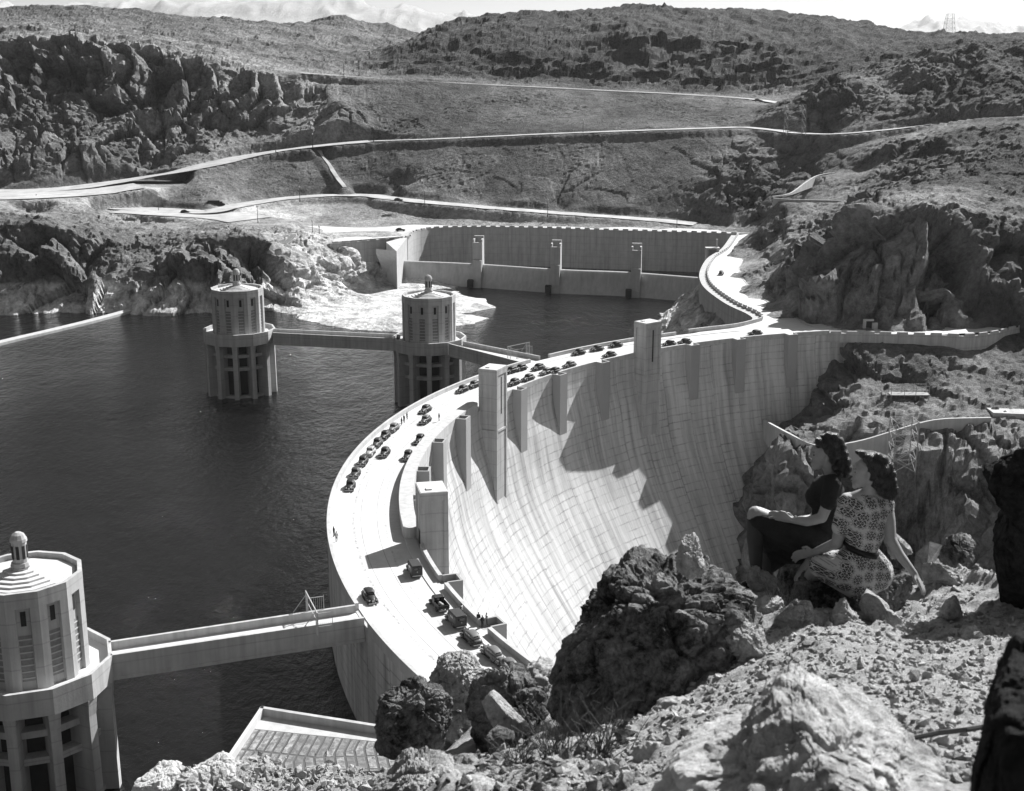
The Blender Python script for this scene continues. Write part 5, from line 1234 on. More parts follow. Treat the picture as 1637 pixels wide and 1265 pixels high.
rock("boulder", [(1600,940),(1592,900),(1578,860),(1600,825),(1612,795),(1586,775),(1571,745),(1578,722),(1604,704),(1640,694),(1720,690),(1790,740),(1800,940),(1700,975)], 8.3, .5, "tall black knobbly rock at the right edge beyond the women", M_black, 6, 17, .035, 14, group=GB)
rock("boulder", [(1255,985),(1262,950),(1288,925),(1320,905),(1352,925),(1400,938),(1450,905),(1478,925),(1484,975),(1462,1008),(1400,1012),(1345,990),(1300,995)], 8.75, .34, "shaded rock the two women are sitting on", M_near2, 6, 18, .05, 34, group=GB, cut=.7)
rock("boulder", [(1372,962),(1384,948),(1402,958),(1448,996),(1470,1010),(1440,1016),(1404,1010),(1380,985)], 8.15, .12, "bright slanting slab of rock below the woman in the patterned dress", M_near, 5, 19, .05, 16, group=GB)
rock("boulder", [(1325,1000),(1330,975),(1350,962),(1372,985),(1392,1010),(1360,1022),(1335,1018)], 8.0, .12, "bright broken rock left of the slanting slab", M_near, 5, 20, .07, 18, group=GB)
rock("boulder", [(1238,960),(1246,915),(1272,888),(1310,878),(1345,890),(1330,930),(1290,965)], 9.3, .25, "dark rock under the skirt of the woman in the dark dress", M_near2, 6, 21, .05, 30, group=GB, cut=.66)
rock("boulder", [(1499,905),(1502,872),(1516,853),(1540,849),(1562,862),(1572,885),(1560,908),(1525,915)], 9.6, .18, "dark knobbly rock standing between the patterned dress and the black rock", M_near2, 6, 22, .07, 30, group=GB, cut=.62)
for i, (ol, Y, lb) in enumerate([
    ([(1468,932),(1475,905),(1500,900),(1530,915),(1552,940),(1530,955),(1490,955)], 9.0, "sunlit jagged rock just right of the leaning woman's hand"),
    ([(1545,950),(1560,925),(1600,930),(1636,950),(1640,970),(1590,968)], 8.8, "long pale rock sloping down right under the black knobbly rock"),
    ([(1528,1028),(1530,1010),(1550,1000),(1578,1008),(1584,1024),(1560,1036)], 7.4, "rounded dark sided stone alone on the gravel slope at right"),
    ([(1498,985),(1505,962),(1532,958),(1550,978),(1535,995),(1512,996)], 8.1, "grey stone above the gravel slope, left of the rounded one"),
    ([(1580,1000),(1586,982),(1606,980),(1620,995),(1606,1006)], 8.0, "small pale stone at the right edge of the gravel slope top"),
    ([(1212,1125),(1216,1100),(1232,1098),(1245,1120),(1240,1135),(1225,1134)], 5.8, "small bright oval stone standing at the foot of the huge boulder"),
    ([(1035,1160),(1040,1120),(1075,1110),(1120,1120),(1150,1135),(1140,1170),(1090,1185)], 6.5, "pitted pale rock in front of the huge boulder's right foot"),
    ([(1010,1250),(1015,1205),(1040,1188),(1075,1195),(1090,1225),(1075,1255)], 5.3, "pale rock low beside the near bright boulder"),
    ([(1075,1215),(1078,1190),(1100,1180),(1118,1195),(1112,1215)], 5.6, "dark pointed rock between two pale rocks near the bottom"),
    ([(1190,985),(1195,955),(1215,935),(1245,950),(1262,985),(1250,1010),(1215,1015)], 8.3, "rough pale rock at the foot of the dark dressed woman's shoe"),
    ([(1130,1010),(1150,985),(1190,975),(1225,1000),(1250,1040),(1230,1075),(1170,1050)], 7.5, "crumbly bright rock shoulder on right flank of the huge boulder"),
    ([(1195,1020),(1215,985),(1250,962),(1300,968),(1350,1005),(1330,1040),(1260,1050),(1215,1045)], 7.9, "broad craggy rock joining the huge boulder to the rocks under the women"),
    ([(1400,1030),(1420,1000),(1470,985),(1520,1000),(1530,1025),(1480,1045),(1430,1045)], 7.9, "low broken ledge rock at the top of the gravel slope"),
    ([(905,1235),(915,1190),(950,1165),(1000,1170),(1020,1215),(990,1245),(940,1250)], 6.6, "dark angular rock at the foot of the huge boulder behind the shrubs"),
    ([(640,1255),(655,1225),(700,1212),(760,1215),(800,1235),(780,1262),(700,1268)], 7.2, "dark low rock filling the hollow under the leftmost boulder"),
    ([(690,1190),(700,1140),(735,1120),(765,1140),(775,1190),(740,1215)], 8.9, "dark rock filling the gap behind the pale wedge of rock"),
    ([(840,1210),(850,1150),(880,1120),(905,1160),(900,1215),(870,1230)], 8.2, "dark rock jammed against left foot of the huge boulder"),
    ([(1180,930),(1205,900),(1235,905),(1262,935),(1240,965),(1200,960)], 8.9, "sunlit broken rock below the dark dressed woman's shin"),
    ([(1100,1175),(1120,1145),(1165,1130),(1205,1150),(1200,1190),(1150,1200)], 5.9, "cracked pale rock in front of the huge boulder, above the very near bright one"),
    ([(1400,860),(1420,845),(1450,870),(1475,892),(1455,905),(1420,890)], 9.7, "small shaded rock glimpsed under the leaning arm")]):
    rock("boulder" if i not in (2, 3, 4, 5) else "stone", ol, Y, .14 if i not in (5,) else .06, lb, M_near2 if i in (8, 14) else M_near, 6 if i < 2 or i > 9 else 5, 40 + i, .05, 30, cut=.6, cat="boulder" if i not in (2, 3, 4, 5) else "stone", group=GB)
M_white = rock_mat('white_cliff_rock', .35, .7, .4, .2)
# far rocks at the bottom left
rock("boulder", [(200,1290),(215,1250),(238,1236),(275,1228),(298,1240),(312,1265),(310,1290)], 121, 4, "big white boulder at bottom edge beside the near tower's leg", M_white, 6, 60, .035, 34)
rock("boulder", [(285,1275),(300,1232),(330,1218),(368,1208),(385,1222),(372,1250),(330,1285)], 122, 3.5, "big white boulder between the white one and the platform corner", M_white, 6, 61, .035, 34)

# ------------------------------------------------------------------ gravel (stuff), twigs
rs = np.random.RandomState(4)
def scatter(name, n, region, smin, smax, mat, zf, seed, label=None):
    V0_, F0_ = ico(1); rs = np.random.RandomState(seed); Vs = []; Fs = []; k = 0
    for i in range(n):
        px, py = region(rs); z = zf(px, py); s = smin * (smax / smin) ** (rs.rand() ** 2.2)
        q_ = rs.normal(size=4); q_ /= np.linalg.norm(q_); M = np.array(Matrix.Rotation(rs.rand() * 6.28, 3, Vector(q_[:3])))
        v = V0_ * (1 + .35 * rs.normal(size=(len(V0_), 1))) * np.array([1, rs.uniform(.6, 1), rs.uniform(.45, .9)]) * s; v = v @ M.T
        Vs.append(v + [px, py, z + s * .2]); Fs.append(F0_ + k); k += len(V0_)
    V = np.vstack(Vs); F = np.vstack(Fs); me = bpy.data.meshes.new(name); me.from_pydata(V.tolist(), [], F.tolist()); me.update(); me.polygons.foreach_set("use_smooth", np.zeros(len(F), bool))
    o = obj(name, me, mat); return tag(o, label, kind="stuff")
def reg(rs):
    Y = rs.uniform(4.2, 9.2); s = rs.uniform(-.03, .6); return s * Y, Y
def reg2(rs):
    Y = rs.uniform(4.4, 7.2); s = rs.uniform(-.13, .1); return s * Y, Y
scatter("gravel", 11500, reg, .006, .034, M_near, ledge_z, 1); scatter("gravel", 900, reg2, .01, .05, M_near2, ledge_z, 2)
def far_rubble(name, poly_px, z, n, smin, smax, seed):
    P_ = np.array([onz(u, v, z)[:2] for u, v in poly_px]); lo, hi = P_.min(0), P_.max(0)
    def r_(rs):
        while True:
            p = rs.uniform(lo, hi)
            if in_poly(np.array([p[0]]), np.array([p[1]]), P_)[0]: return p[0], p[1]
    return r_
NX = NCP[0, :, 0]; NY = NCP[:, 0, 1]
def cliff_z(px, py): return float(NCP[int(np.argmin(np.abs(NY - py))), int(np.argmin(np.abs(NX - px))), 2])
def reg3(rs):
    f = rs.rand(); Y = rs.uniform(116, 129) if f < .8 else rs.uniform(110, 118); return rs.uniform(-36, 8), Y
scatter("rubble", 3800, reg3, .12, .75, M_cliff2, cliff_z, 9)
M_twig = flat_mat("dry_twig", .1, .9, .3, 20)
def shrub(base, h, n, spread, label, seed):
    rs = np.random.RandomState(seed); t = MB()
    for i in range(n):
        a = rs.uniform(0, 6.28); tilt = rs.uniform(.05, spread); p = Vector((rs.normal() * .04, rs.normal() * .03, -.03)); L = h * rs.uniform(.5, 1); d = Vector((math.cos(a) * tilt, math.sin(a) * tilt, 1)).normalized(); r = .004
        for k in range(4):
            q_ = p + d * L / 4; t.tube(p, q_, r, r * .7, 4); p = q_; r *= .7; d = (d + Vector((rs.normal() * .16, rs.normal() * .16, rs.normal() * .08))).normalized()
            if k > 0 and rs.rand() < .6:
                e = (d + Vector(rs.normal(size=3) * .6)).normalized(); t.tube(p, p + e * L * .16, r * .8, r * .4, 4)
    o = t.build("dry_shrub", M_twig); o.location = base; return tag(o, label, "shrub", "dry shrubs on the foreground ledge")
def onledge(u, Y): 
    x_ = (u - U0) / FPX * (Y * .968 + .9) ; return (x_, Y, ledge_z(x_, Y))
shrub(onledge(890, 5.6), .5, 46, .8, "leafless twiggy shrub below the huge boulder's dark face", 1)
shrub(onledge(960, 5.5), .42, 40, .8, "leafless shrub right of the larger one under the huge boulder", 2)
shrub(onledge(830, 5.7), .3, 26, .9, "smaller leafless shrub in the dark hollow near the grey block", 3)
shrub(tuple(aty(1262, 985, 8.25)), .32, 34, .5, "tuft of dry stalks between the huge boulder and the women", 4)
shrub(tuple(aty(1238, 975, 8.5)), .25, 24, .5, "dry stalks beside the shoe of the woman in dark", 5)
m = MB(); pa = [aty(1462, 1185, 4.85), aty(1500, 1177, 4.84), aty(1545, 1172, 4.8), aty(1600, 1163, 4.8), aty(1660, 1152, 4.8)]
for a_, b_ in zip(pa[:-1], pa[1:]): m.tube(a_ + [0, 0, .015], b_ + [0, 0, .015], .011, .011, 7)
tag(m.build("stick", M_wood), "thin dark stick lying across the gravel slope", "stick")
# ================================================================== THE TWO WOMEN
def skin_mat():
    m, t, b = mat_new("skin"); co = t.nodes.new("ShaderNodeTexCoord").outputs["Object"]
    t.links.new(ramp(t, noise_node(t, co, 14, 5, .6), [(.3, .25), (.7, .31)]), b.inputs["Base Color"]); b.inputs["Roughness"].default_value = .5
    b.inputs["Specular IOR Level"].default_value = .35; b.inputs["Subsurface Weight"].default_value = .08; b.inputs["Subsurface Radius"].default_value = (.01, .01, .01)
    bump(t, b, noise_node(t, co, 120, 4, .6), .3, .001); return m
def hair_mat():
    m, t, b = mat_new("dark_wavy_hair"); co = t.nodes.new("ShaderNodeTexCoord").outputs["Object"]
    w = t.nodes.new("ShaderNodeTexWave"); w.inputs["Scale"].default_value = 42; w.inputs["Distortion"].default_value = 9; w.inputs["Detail"].default_value = 4; w.inputs["Detail Scale"].default_value = 1.4
    mp = t.nodes.new("ShaderNodeMapping"); mp.inputs["Rotation"].default_value = (0, .5, 0); mp.inputs["Scale"].default_value = (1, 1, .45); t.links.new(co, mp.inputs[0]); t.links.new(mp.outputs[0], w.inputs["Vector"])
    t.links.new(ramp(t, w.outputs["Fac"], [(.2, .006), (.8, .045)]), b.inputs["Base Color"]); b.inputs["Roughness"].default_value = .36; b.inputs["Specular IOR Level"].default_value = .75
    bump(t, b, w.outputs["Fac"], 1.0, .008); return m
def lace_mat():
    m, t, b = mat_new("medallion_print_cloth"); co = t.nodes.new("ShaderNodeNewGeometry").outputs["Position"]
    sp_ = t.nodes.new("ShaderNodeSeparateXYZ"); t.links.new(co, sp_.inputs[0]); cb = t.nodes.new("ShaderNodeCombineXYZ"); t.links.new(mth(t, 'ADD', sp_.outputs[0], mth(t, 'MULTIPLY', sp_.outputs[1], .35)), cb.inputs[0]); t.links.new(sp_.outputs[2], cb.inputs[1])
    vm = t.nodes.new("ShaderNodeVectorMath"); vm.operation = 'SCALE'; vm.inputs[3].default_value = 13.0; t.links.new(cb.outputs[0], vm.inputs[0])
    vo = t.nodes.new("ShaderNodeTexVoronoi"); vo.voronoi_dimensions = '2D'; vo.inputs["Scale"].default_value = 1; vo.inputs["Randomness"].default_value = .6; t.links.new(vm.outputs[0], vo.inputs["Vector"])
    d = vo.outputs["Distance"]; sub = t.nodes.new("ShaderNodeVectorMath"); sub.operation = 'SUBTRACT'; t.links.new(vm.outputs[0], sub.inputs[0]); t.links.new(vo.outputs["Position"], sub.inputs[1])
    s2 = t.nodes.new("ShaderNodeSeparateXYZ"); t.links.new(sub.outputs[0], s2.inputs[0])
    an = mth(t, 'ARCTAN2', s2.outputs[1], s2.outputs[0]); pet = mth(t, 'ABSOLUTE', mth(t, 'SINE', mth(t, 'MULTIPLY', an, 3.0)))
    dark = mth(t, 'MULTIPLY', mth(t, 'LESS_THAN', d, .41), mth(t, 'GREATER_THAN', mth(t, 'ABSOLUTE', mth(t, 'SUBTRACT', d, .27)), .022))
    spoke = mth(t, 'MULTIPLY', mth(t, 'GREATER_THAN', pet, .3), mth(t, 'GREATER_THAN', d, .05))
    blk = mth(t, 'MULTIPLY', dark, spoke)
    ring = mth(t, 'MULTIPLY', mth(t, 'GREATER_THAN', d, .45), mth(t, 'LESS_THAN', d, .49))
    dots = mth(t, 'MULTIPLY', mth(t, 'GREATER_THAN', mth(t, 'SINE', mth(t, 'MULTIPLY', an, 14)), .3), mth(t, 'MULTIPLY', mth(t, 'GREATER_THAN', d, .51), mth(t, 'LESS_THAN', d, .58)))
    k = mth(t, 'MAXIMUM', mth(t, 'MAXIMUM', blk, mth(t, 'MULTIPLY', ring, .75)), mth(t, 'MULTIPLY', dots, .5))
    c = mixc(t, k, .44, .045); t.links.new(c, b.inputs["Base Color"]); b.inputs["Roughness"].default_value = .9
    bump(t, b, noise_node(t, co, 9, 4, .6), .7, .03); return m
M_skin = skin_mat(); M_hair = hair_mat(); M_lace = lace_mat()
M_dress = flat_mat("dark_dress_cloth", .028, .85, .25, 12, bumpd=.02); M_belt = flat_mat("black_belt", .01, .4, .2, 10); M_shoe = flat_mat("black_shoe", .012, .4, .2, 10)
M_eye = flat_mat("dark_eye", .015, .3, .1, 10); M_lip = flat_mat("dark_lips", .1, .5, .1, 10)
M_shin_shade = flat_mat('painted_shin_shade', .05, .6, .1, 10)  # shade on the shins, put into a dark colour
M_ring = flat_mat("bracelet_metal", .55, .3, .05, 10, metallic=1.0)

def J(u, v, Y, r): p = aty(u, v, Y); return (p[0], p[1], p[2], r)
def nodes_rel(t, N): o = t.location; return {k: (n[0] - o[0], n[1] - o[1], n[2] - o[2], n[3]) for k, n in N.items()}
def hand_nodes(N, L, wr, tip_dir, side, curl, palm=.085, prefix="h", spread=.22, scale=1.0):
    """five fingers from the wrist node: tip_dir = pointing direction, side = thumb side, curl = bending direction"""
    W = Vector(N[wr][:3]); d = Vector(tip_dir).normalized(); s = Vector(side).normalized(); c = Vector(curl).normalized(); k = scale
    lens = [(.038, .024, .018), (.042, .028, .02), (.039, .026, .019), (.031, .02, .016)]
    for i in range(4):
        off = (1.5 - i) * .0195 * k; base = W + d * palm * k * (1.0 - .04 * abs(i - 1)) + s * off
        mid = W + d * palm * .45 * k + s * off * .75
        N[f"{prefix}m{i}"] = (*mid, .014 * k); N[f"{prefix}b{i}"] = (*base, .0105 * k); L.append((wr, f"{prefix}m{i}")); L.append((f"{prefix}m{i}", f"{prefix}b{i}"))
        if i: L.append((f"{prefix}m{i-1}", f"{prefix}m{i}")); L.append((f"{prefix}m{i-1}", f"{prefix}b{i}"))
        fd = (d + s * spread * (1.5 - i) * .5).normalized(); p = base; prev = f"{prefix}b{i}"
        for q_, l in enumerate(lens[i]):
            fd = (fd + c * (.16, .42, .5)[q_]).normalized(); p = p + fd * l * k; nm = f"{prefix}f{i}{q_}"; N[nm] = (*p, (.0092, .0084, .0072)[q_] * k); L.append((prev, nm)); prev = nm
    p = W + d * .025 * k + s * .026 * k; N[prefix + "t0"] = (*p, .013 * k); L.append((wr, prefix + "t0")); p = p + (d * .6 + s * .75 + c * .1).normalized() * .036 * k; N[prefix + "t1"] = (*p, .0105 * k); L.append((prefix + "t0", prefix + "t1"))
    p = p + (d * .95 + s * .25 + c * .3).normalized() * .03 * k; N[prefix + "t2"] = (*p, .0085 * k); L.append((prefix + "t1", prefix + "t2")); L.append((prefix + "t0", f"{prefix}m0"))
def head_blobs(c, f, up_, k=1.0):
    """skull, face, nose, lips, chin, ear; f = facing direction"""
    c = Vector(c); f = Vector(f).normalized(); u = Vector(up_).normalized(); s = u.cross(f).normalized(); az = math.atan2(f.y, f.x)
    B = []
    def b(df, du, ds, sc): p = c + f * df * k + u * du * k + s * ds * k; B.append(((p.x, p.y, p.z), tuple(x * k for x in sc), (0, 0, az)))
    b(-.012, .035, 0, (.098, .077, .088)); b(.03, .0, 0, (.066, .063, .1)); b(.048, -.035, 0, (.045, .05, .058)); b(.07, -.092, 0, (.022, .024, .02))
    b(.055, -.07, .02, (.04, .035, .03)); b(.055, -.07, -.02, (.04, .035, .03))
    b(.072, .045, 0, (.026, .05, .035)); b(.094, .012, 0, (.012, .01, .028)); b(.103, -.006, 0, (.015, .0125, .0125)); b(.09, -.04, 0, (.014, .023, .0075)); b(.089, -.055, 0, (.0145, .02, .008))
    for q_ in (-1, 1): b(.062, -.01, .036 * q_, (.028, .022, .03)); b(-.005, .0, .078 * q_, (.016, .008, .03)); b(.075, .03, .03 * q_, (.015, .02, .008))
    return B
def face_parts(t, c, f, up_, k=1.0):
    c = Vector(c); f = Vector(f).normalized(); u = Vector(up_).normalized(); s = u.cross(f).normalized()
    for q_ in (-1, 1):
        m = MB(); p = c + f * .081 * k + u * .014 * k + s * .031 * q_ * k; m.tube(p - f * .006, p + f * .003, .011, .008, 10); m.build("eye", M_eye, t)
        m = MB(); p = c + f * .092 * k + u * .036 * k + s * .02 * q_ * k; q2 = c + f * .078 * k + u * .042 * k + s * .048 * q_ * k; m.tube(p, q2, .004, .003, 6); m.build("eyebrow", M_hair, t)
    m = MB(); p = c + f * .1 * k - u * .0475 * k; m.tube(p - s * .017, p + s * .017, .0062, .0062, 8); m.build("lips", M_lip, t)
def hair(t, pts, vox=.009):
    N = {i: p for i, p in enumerate(pts)}; return N

# ---- woman in the patterned dress, back to the camera, leaning on her right hand
o2 = aty(1372, 930, 8.55); t2 = empty("person", tuple(o2)); tag(t2, "woman in a pale medallion patterned dress, back turned, leaning on one hand", "person", "women seated on the rocks")
Yb = 8.5
HC2 = aty(1386, 757, Yb - .02); F2 = (-1, .22, -.06); UP2 = (.05, .05, 1)
N = {'pel': J(1362, 912, Yb, .125), 'pel2': J(1392, 914, Yb + .02, .11), 'wai': J(1377, 876, Yb, .105), 'rib': J(1384, 845, Yb, .125), 'che': J(1386, 815, Yb, .125), 'shl': J(1356, 803, Yb + .03, .058), 'shr': J(1414, 806, Yb - .01, .058), 'nek': J(1392, 788, Yb, .05), 'nk2': J(1390, 772, Yb - .01, .049),
     'ell': J(1338, 868, Yb + .02, .04), 'al1': J(1345, 838, Yb + .02, .048), 'wrl': J(1300, 884, Yb + .25, .027), 
     'elr': J(1424, 862, Yb - .12, .038), 'ar1': J(1421, 832, Yb - .06, .045), 'fr1': J(1437, 886, Yb - .16, .036), 'wrr': J(1461, 917, Yb - .22, .025),
     'hpl': J(1340, 915, Yb + .05, .11), 'knl': J(1306, 895, Yb + .3, .068), 'shn': J(1288, 912, Yb + .5, .05), 'ank': J(1276, 928, Yb + .7, .038), 'toe': J(1268, 934, Yb + .74, .026),
     'hpr': J(1360, 922, Yb - .02, .1), 'knr': J(1316, 905, Yb + .14, .07), 'snr': J(1292, 926, Yb + .4, .048), 'anr': J(1280, 940, Yb + .6, .036)}
L = [('pel','pel2'),('pel','wai'),('pel2','wai'),('wai','rib'),('rib','che'),('che','shl'),('che','shr'),('shl','nek'),('shr','nek'),('che','nek'),('nek','nk2'),('shl','al1'),('al1','ell'),('ell','wrl'),('shr','ar1'),('ar1','elr'),('elr','fr1'),('fr1','wrr'),
     ('pel','hpl'),('hpl','knl'),('knl','shn'),('shn','ank'),('ank','toe'),('pel','hpr'),('hpr','knr'),('knr','snr'),('snr','anr')]
dv = np.array(aty(1474, 938, Yb - .24)) - np.array(N['wrr'][:3])
hand_nodes(N, L, 'wrr', dv, (-.5, -.6, .3), (0, .1, -1), prefix="R"); hand_nodes(N, L, 'wrl', (-1, .4, -.3), (0, -.2, 1), (.1, .1, -1), prefix="L")
NR = nodes_rel(t2, N); off = Vector(o2); hc = Vector(HC2) - off
N_ = dict(NR); N_['hd'] = (hc.x + .01, hc.y, hc.z - .03, .06); L2 = L + [('nk2', 'hd')]
body2 = skin_body("body", N_, L2, head_blobs(hc, F2, UP2), voxel=.0055, mat=M_skin, parent=t2, smooth_it=4, caps=18)
face_parts(t2, hc, F2, UP2)
def grown(N, keys, g): return {k: (N[k][0], N[k][1], N[k][2], N[k][3] + (g[k] if isinstance(g, dict) and k in g else (g if not isinstance(g, dict) else .014))) for k in keys}
D = grown(NR, ['wai','rib','che','shl','shr'], .013); a1 = Vector(NR['shl'][:3]).lerp(Vector(NR['ell'][:3]), .62); D['sl'] = (*a1, .068); a2 = Vector(NR['shr'][:3]).lerp(Vector(NR['elr'][:3]), .16); D['sr'] = (*a2, .062)
D['b0'] = (NR['che'][0] + .06, NR['che'][1], NR['che'][2] - .02, .115); D['b1'] = (NR['che'][0] - .06, NR['che'][1] + .01, NR['che'][2] - .02, .115); D['w0'] = (NR['wai'][0], NR['wai'][1], NR['wai'][2] + .02, .118)
skin_body("blouse", D, [('w0','rib'),('rib','che'),('che','shl'),('che','shr'),('b0','rib'),('b1','rib'),('b0','b1'),('shl','sl'),('shr','sr'),('shl','shr')], voxel=.008, mat=M_lace, parent=t2, smooth_it=5)
D = {'w': (NR['wai'][0], NR['wai'][1], NR['wai'][2] - .035, .112), 'p1': (NR['pel'][0] - .02, NR['pel'][1], NR['pel'][2] + .0, .155), 'p2': (NR['pel2'][0] + .03, NR['pel2'][1], NR['pel2'][2] - .01, .135), 'p3': (NR['pel'][0] + .04, NR['pel'][1] - .02, NR['pel'][2] - .075, .13), 'k': (NR['knl'][0] + .02, NR['knl'][1] - .03, NR['knl'][2] - .01, .085), 'k2': (NR['knr'][0] - .01, NR['knr'][1], NR['knr'][2] - .01, .09)}
skin_body("skirt", D, [('w','p1'),('w','p2'),('p1','p2'),('p1','p3'),('p2','p3'),('p1','k'),('p3','k2'),('k','k2'),('p1','k2')], voxel=.008, mat=M_lace, parent=t2, smooth_it=6)
# belt
bm_ = MB(); w0 = Vector(NR['wai'][:3]) + Vector((0, 0, -.005)); ring_lo = []; ring_hi = []; tl = .28
for k in range(28):
    a = 2 * math.pi * k / 28; x_ = .128 * math.cos(a); y_ = .124 * math.sin(a); z_ = -x_ * tl
    ring_lo.append((w0.x + x_, w0.y + y_, w0.z + z_ - .022)); ring_hi.append((w0.x + x_, w0.y + y_, w0.z + z_ + .022))
bm_.prism2(ring_lo, ring_hi); bm_.build("belt", M_belt, t2, smooth=True)
def hr(c, sx_, sy_, sz_, rot=(0, 0, 0)): return (tuple(c), (sx_, sy_, sz_), rot)
def P2(u, v, dY=0.0, o=off, Y=Yb): return Vector(aty(u, v, Y + dY)) - o
HB = [hr(P2(1406, 742), .085, .095, .075), hr(P2(1390, 728, -.0), .07, .06, .035), hr(P2(1377, 724), .035, .045, .026), hr(P2(1372, 723, -.02), .022, .03, .02), hr(P2(1413, 765), .07, .095, .08), hr(P2(1419, 780), .055, .09, .06)]
rsn = np.random.RandomState(12)
for u, v, r in [(1392,742,.034),(1391,752,.03),(1394,762,.03),(1396,772,.03),(1386,737,.03),(1412,750,.05),(1410,765,.05),(1379,726,.03),(1388,731,.03),(1394,738,.028),(1398,748,.028),(1401,758,.028),(1404,768,.03),(1403,778,.028),(1409,786,.032),(1417,790,.036),(1426,792,.034),(1429,782,.034),(1427,770,.034),(1426,758,.032),(1422,746,.032),(1414,736,.03),(1404,730,.03),(1432,788,.024),(1414,776,.04)]:
    HB.append(hr(P2(u, v, -.06 + rsn.uniform(-.02, .02)), r, r * 1.1, r * 1.2, (rsn.uniform(0, 3), 0, 0)))
    HB.append(hr(P2(u, v, .06), r, r, r * 1.1))
for u, v, r in [(1402,746,.042),(1409,755,.045),(1399,757,.038),(1395,742,.034),(1405,768,.042)]: HB.append(hr(P2(u, v, -.075), r, r, r))
skin_body("hair", {'a': (*P2(1408, 750), .07), 'b': (*P2(1418, 782), .06)}, [('a', 'b')], HB, voxel=.006, mat=M_hair, parent=t2, smooth_it=2)

# ---- woman in the dark dress, profile to the left, knee drawn up
Yc = 9.05; o1 = aty(1310, 890, Yc); t1 = empty("person", tuple(o1)); tag(t1, "woman in a plain dark dress, profile to the left, hand on her raised knee", "person", "women seated on the rocks")
off1 = Vector(o1); HC1 = Vector(aty(1318, 729, Yc)) - off1; F1 = (-1, .12, -.02); UP1 = (-.03, 0, 1)
N = {'pel': J(1308, 868, Yc, .13), 'wai': J(1322, 832, Yc, .1), 'rib': J(1325, 805, Yc, .11), 'che': J(1322, 785, Yc, .115), 'bst': J(1308, 794, Yc, .085), 'shn_': J(1331, 772, Yc - .14, .054), 'shf': J(1326, 772, Yc + .14, .054), 'nek': J(1330, 762, Yc, .05), 'nk2': J(1326, 748, Yc, .048),
     'al1': J(1325, 800, Yc - .19, .044), 'ell': J(1314, 828, Yc - .2, .038), 'fr1': J(1290, 834, Yc - .18, .036), 'wrl': J(1264, 831, Yc - .15, .024),
     'af1': J(1318, 805, Yc + .18, .044), 'elf': J(1300, 830, Yc + .2, .038), 'wrf': J(1270, 832, Yc + .12, .025),
     'hpl': J(1300, 866, Yc - .09, .1), 'kn': J(1208, 822, Yc - .05, .062), 'th': J(1255, 845, Yc - .07, .085), 'sh1': J(1207, 860, Yc - .04, .058), 'ank': J(1209, 918, Yc - .02, .036), 'hel': J(1213, 930, Yc, .03), 'toe': J(1196, 934, Yc, .026),
     'hpf': J(1300, 872, Yc + .09, .1), 'knf': J(1232, 868, Yc + .12, .064), 'sf1': J(1226, 900, Yc + .14, .056), 'anf': J(1222, 935, Yc + .16, .036), 'tof': J(1206, 942, Yc + .16, .026)}
L = [('pel','wai'),('wai','rib'),('rib','che'),('che','bst'),('rib','bst'),('che','shn_'),('che','shf'),('shn_','nek'),('shf','nek'),('nek','nk2'),('che','nek'),('shn_','al1'),('al1','ell'),('ell','fr1'),('fr1','wrl'),('shf','af1'),('af1','elf'),('elf','wrf'),
     ('pel','hpl'),('hpl','th'),('th','kn'),('kn','sh1'),('sh1','ank'),('ank','hel'),('hel','toe'),('pel','hpf'),('hpf','knf'),('knf','sf1'),('sf1','anf'),('anf','tof')]
hand_nodes(N, L, 'wrl', (-1, .1, .28), (-.1, -.3, 1), (-.2, .3, -.8), prefix="L"); hand_nodes(N, L, 'wrf', (-1, -.3, .1), (0, .2, 1), (-.1, -.3, -.8), prefix="R")
NR = nodes_rel(t1, N); N_ = dict(NR); N_['hd'] = (HC1.x + .01, HC1.y, HC1.z - .03, .06)
skin_body("body", N_, L + [('nk2', 'hd')], head_blobs(HC1, F1, UP1), voxel=.0055, mat=M_skin, parent=t1, smooth_it=4, caps=18)
face_parts(t1, HC1, F1, UP1)
D = grown(NR, ['wai','rib','che','bst','shn_','shf'], .013); a1 = Vector(NR['shn_'][:3]).lerp(Vector(NR['al1'][:3]), 1.12); D['sl'] = (*a1, .062); a2 = Vector(NR['shf'][:3]).lerp(Vector(NR['af1'][:3]), 1.0); D['sr'] = (*a2, .062)
skin_body("blouse", D, [('wai','rib'),('rib','che'),('che','bst'),('rib','bst'),('che','shn_'),('che','shf'),('shn_','sl'),('shf','sr'),('shn_','shf')], voxel=.008, mat=M_dress, parent=t1, smooth_it=5)
D = grown(NR, ['pel','hpl','th','hpf'], .022); D['w'] = (*NR['wai'][:3], .112); kk = Vector(NR['kn'][:3]).lerp(Vector(NR['th'][:3]), .1); D['kn'] = (kk.x, kk.y, kk.z - .03, .082); D['knf'] = (*NR['knf'][:3], .082); D['dr1'] = tuple((Vector(NR['knf'][:3]) + Vector((.1, 0, -.1))))+(.07,); D['dr2'] = tuple((Vector(NR['hpf'][:3]) + Vector((-.1, 0, -.05))))+(.1,); D['dr3'] = tuple(Vector(NR['sf1'][:3]) + Vector((.03, 0, -.03))) + (.05,)
D['md'] = tuple((Vector(NR['th'][:3]) + Vector(NR['knf'][:3])) / 2) + (.08,)
skin_body("skirt", D, [('w','pel'),('pel','hpl'),('pel','hpf'),('hpl','th'),('th','kn'),('hpf','knf'),('th','knf'),('kn','knf'),('dr1','dr2'),('dr1','knf'),('dr2','hpf'),('kn','md'),('md','hpl'),('md','hpf'),('knf','dr3'),('dr3','dr1')], voxel=.008, mat=M_dress, parent=t1, smooth_it=6)
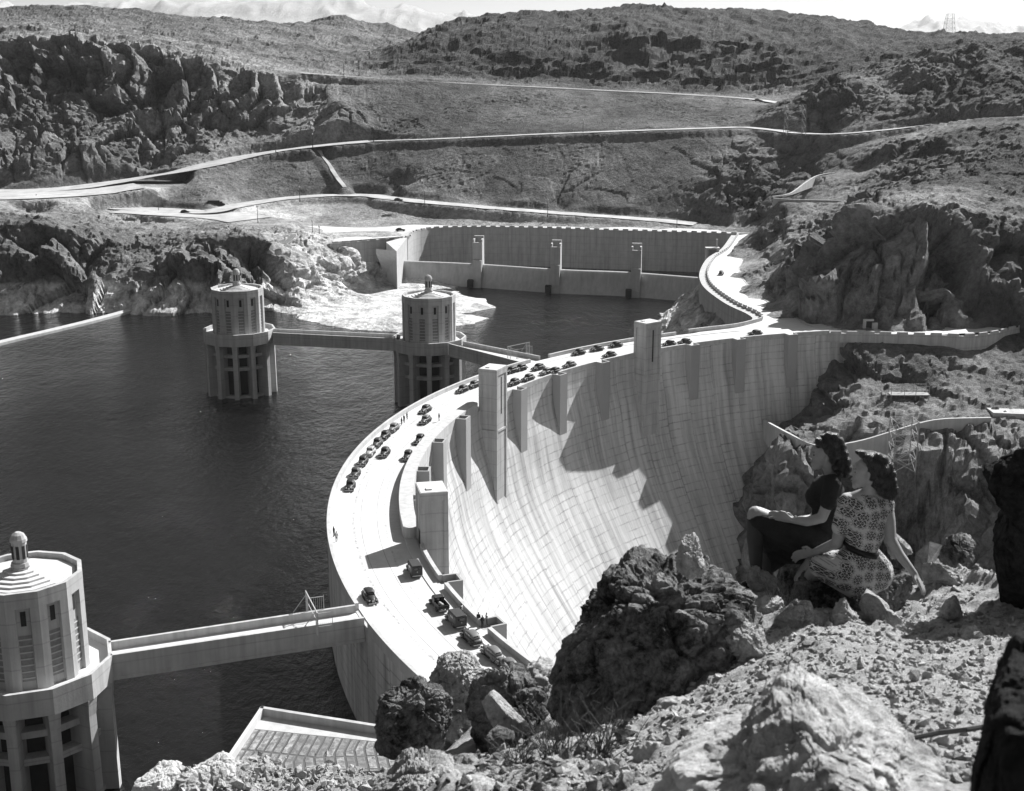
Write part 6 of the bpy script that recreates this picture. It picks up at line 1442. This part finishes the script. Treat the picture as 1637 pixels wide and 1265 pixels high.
for a_, b_, nm in (('hel', 'toe', "shoe"), ('anf', 'tof', "shoe")):
    A = Vector(NR[a_][:3]); B = Vector(NR[b_][:3]) ; dd = (B - A).normalized()
    skin_body(nm, {'a': (*(A - Vector((0, 0, .012))), .037), 'b': (*(B + dd * .03), .03)}, [('a', 'b')], [((A + Vector((.02, 0, -.04)))[:], (.018, .018, .04), (0, 0, 0))], voxel=.006, mat=M_shoe, parent=t1, smooth_it=3)
def P1(u, v, dY=0.0): return Vector(aty(u, v, Yc + dY)) - off1
HB = [hr(P1(1329, 716), .1, .105, .085), hr(P1(1316, 705), .06, .07, .04), hr(P1(1341, 733), .065, .085, .085), hr(P1(1348, 752), .045, .07, .05)]
for u, v, r in [(1309,706,.032),(1316,700,.03),(1325,697,.032),(1335,699,.034),(1343,706,.032),(1347,715,.032),(1350,726,.034),(1354,738,.034),(1356,750,.034),(1352,759,.03),(1342,757,.03),(1335,748,.028),(1331,737,.026),(1328,727,.026),(1318,712,.03),(1345,745,.036),(1308,712,.022)]:
    HB.append(hr(P1(u, v, -.06 + rsn.uniform(-.02, .02)), r, r * 1.1, r * 1.15, (rsn.uniform(0, 3), 0, 0))); HB.append(hr(P1(u, v, .06), r, r, r))
for u, v, r in [(1325,707,.045),(1333,712,.045),(1327,718,.035),(1337,728,.045)]: HB.append(hr(P1(u, v, -.07), r, r, r))
skin_body("hair", {'a': (*P1(1332, 718), .07), 'b': (*P1(1348, 750), .055)}, [('a', 'b')], HB, voxel=.006, mat=M_hair, parent=t1, smooth_it=2)
skin_body('shin_shade_sleeve', {'a': (*NR['knf'][:3], .066), 'b': (*NR['sf1'][:3], .062), 'c': (*NR['anf'][:3], .041)}, [('a','b'),('b','c')], voxel=.008, mat=M_shin_shade, parent=t1, smooth_it=5)  # added dark sleeves over both shins stand in for shade on bare legs
skin_body('shin_shade_sleeve', {'a': (NR['kn'][0] - .0, NR['kn'][1], NR['kn'][2] - .035, .062), 'b': tuple(Vector(NR['sh1'][:3])) + (.063,), 'c': tuple(Vector(NR['ank'][:3])) + (.041,)}, [('a','b'),('b','c')], voxel=.008, mat=M_shin_shade, parent=t1, smooth_it=5)
m = MB(); p = Vector(NR['wrl'][:3]) + Vector((.03, 0, 0)); q_ = p + Vector((.012, 0, 0)); m.tube(p, q_, .031, .031, 18); m.build("bracelet", M_ring, t1)

# ------------------------------------------------------------------ desert air
hz, ht, hb = None, None, None
m = bpy.data.materials.new("haze"); m.use_nodes = True; ht = m.node_tree; ht.nodes.clear()
pv = ht.nodes.new("ShaderNodeVolumePrincipled"); pv.inputs["Color"].default_value = (.9, .9, .9, 1); pv.inputs["Density"].default_value = HAZE; pv.inputs["Anisotropy"].default_value = .3
ho = ht.nodes.new("ShaderNodeOutputMaterial"); ht.links.new(pv.outputs[0], ho.inputs["Volume"])
mb = MB(); mb.box((0, 28000, 700), (130000, 70000, 1800)); hz = mb.build("haze", m); tag(hz, kind="stuff")
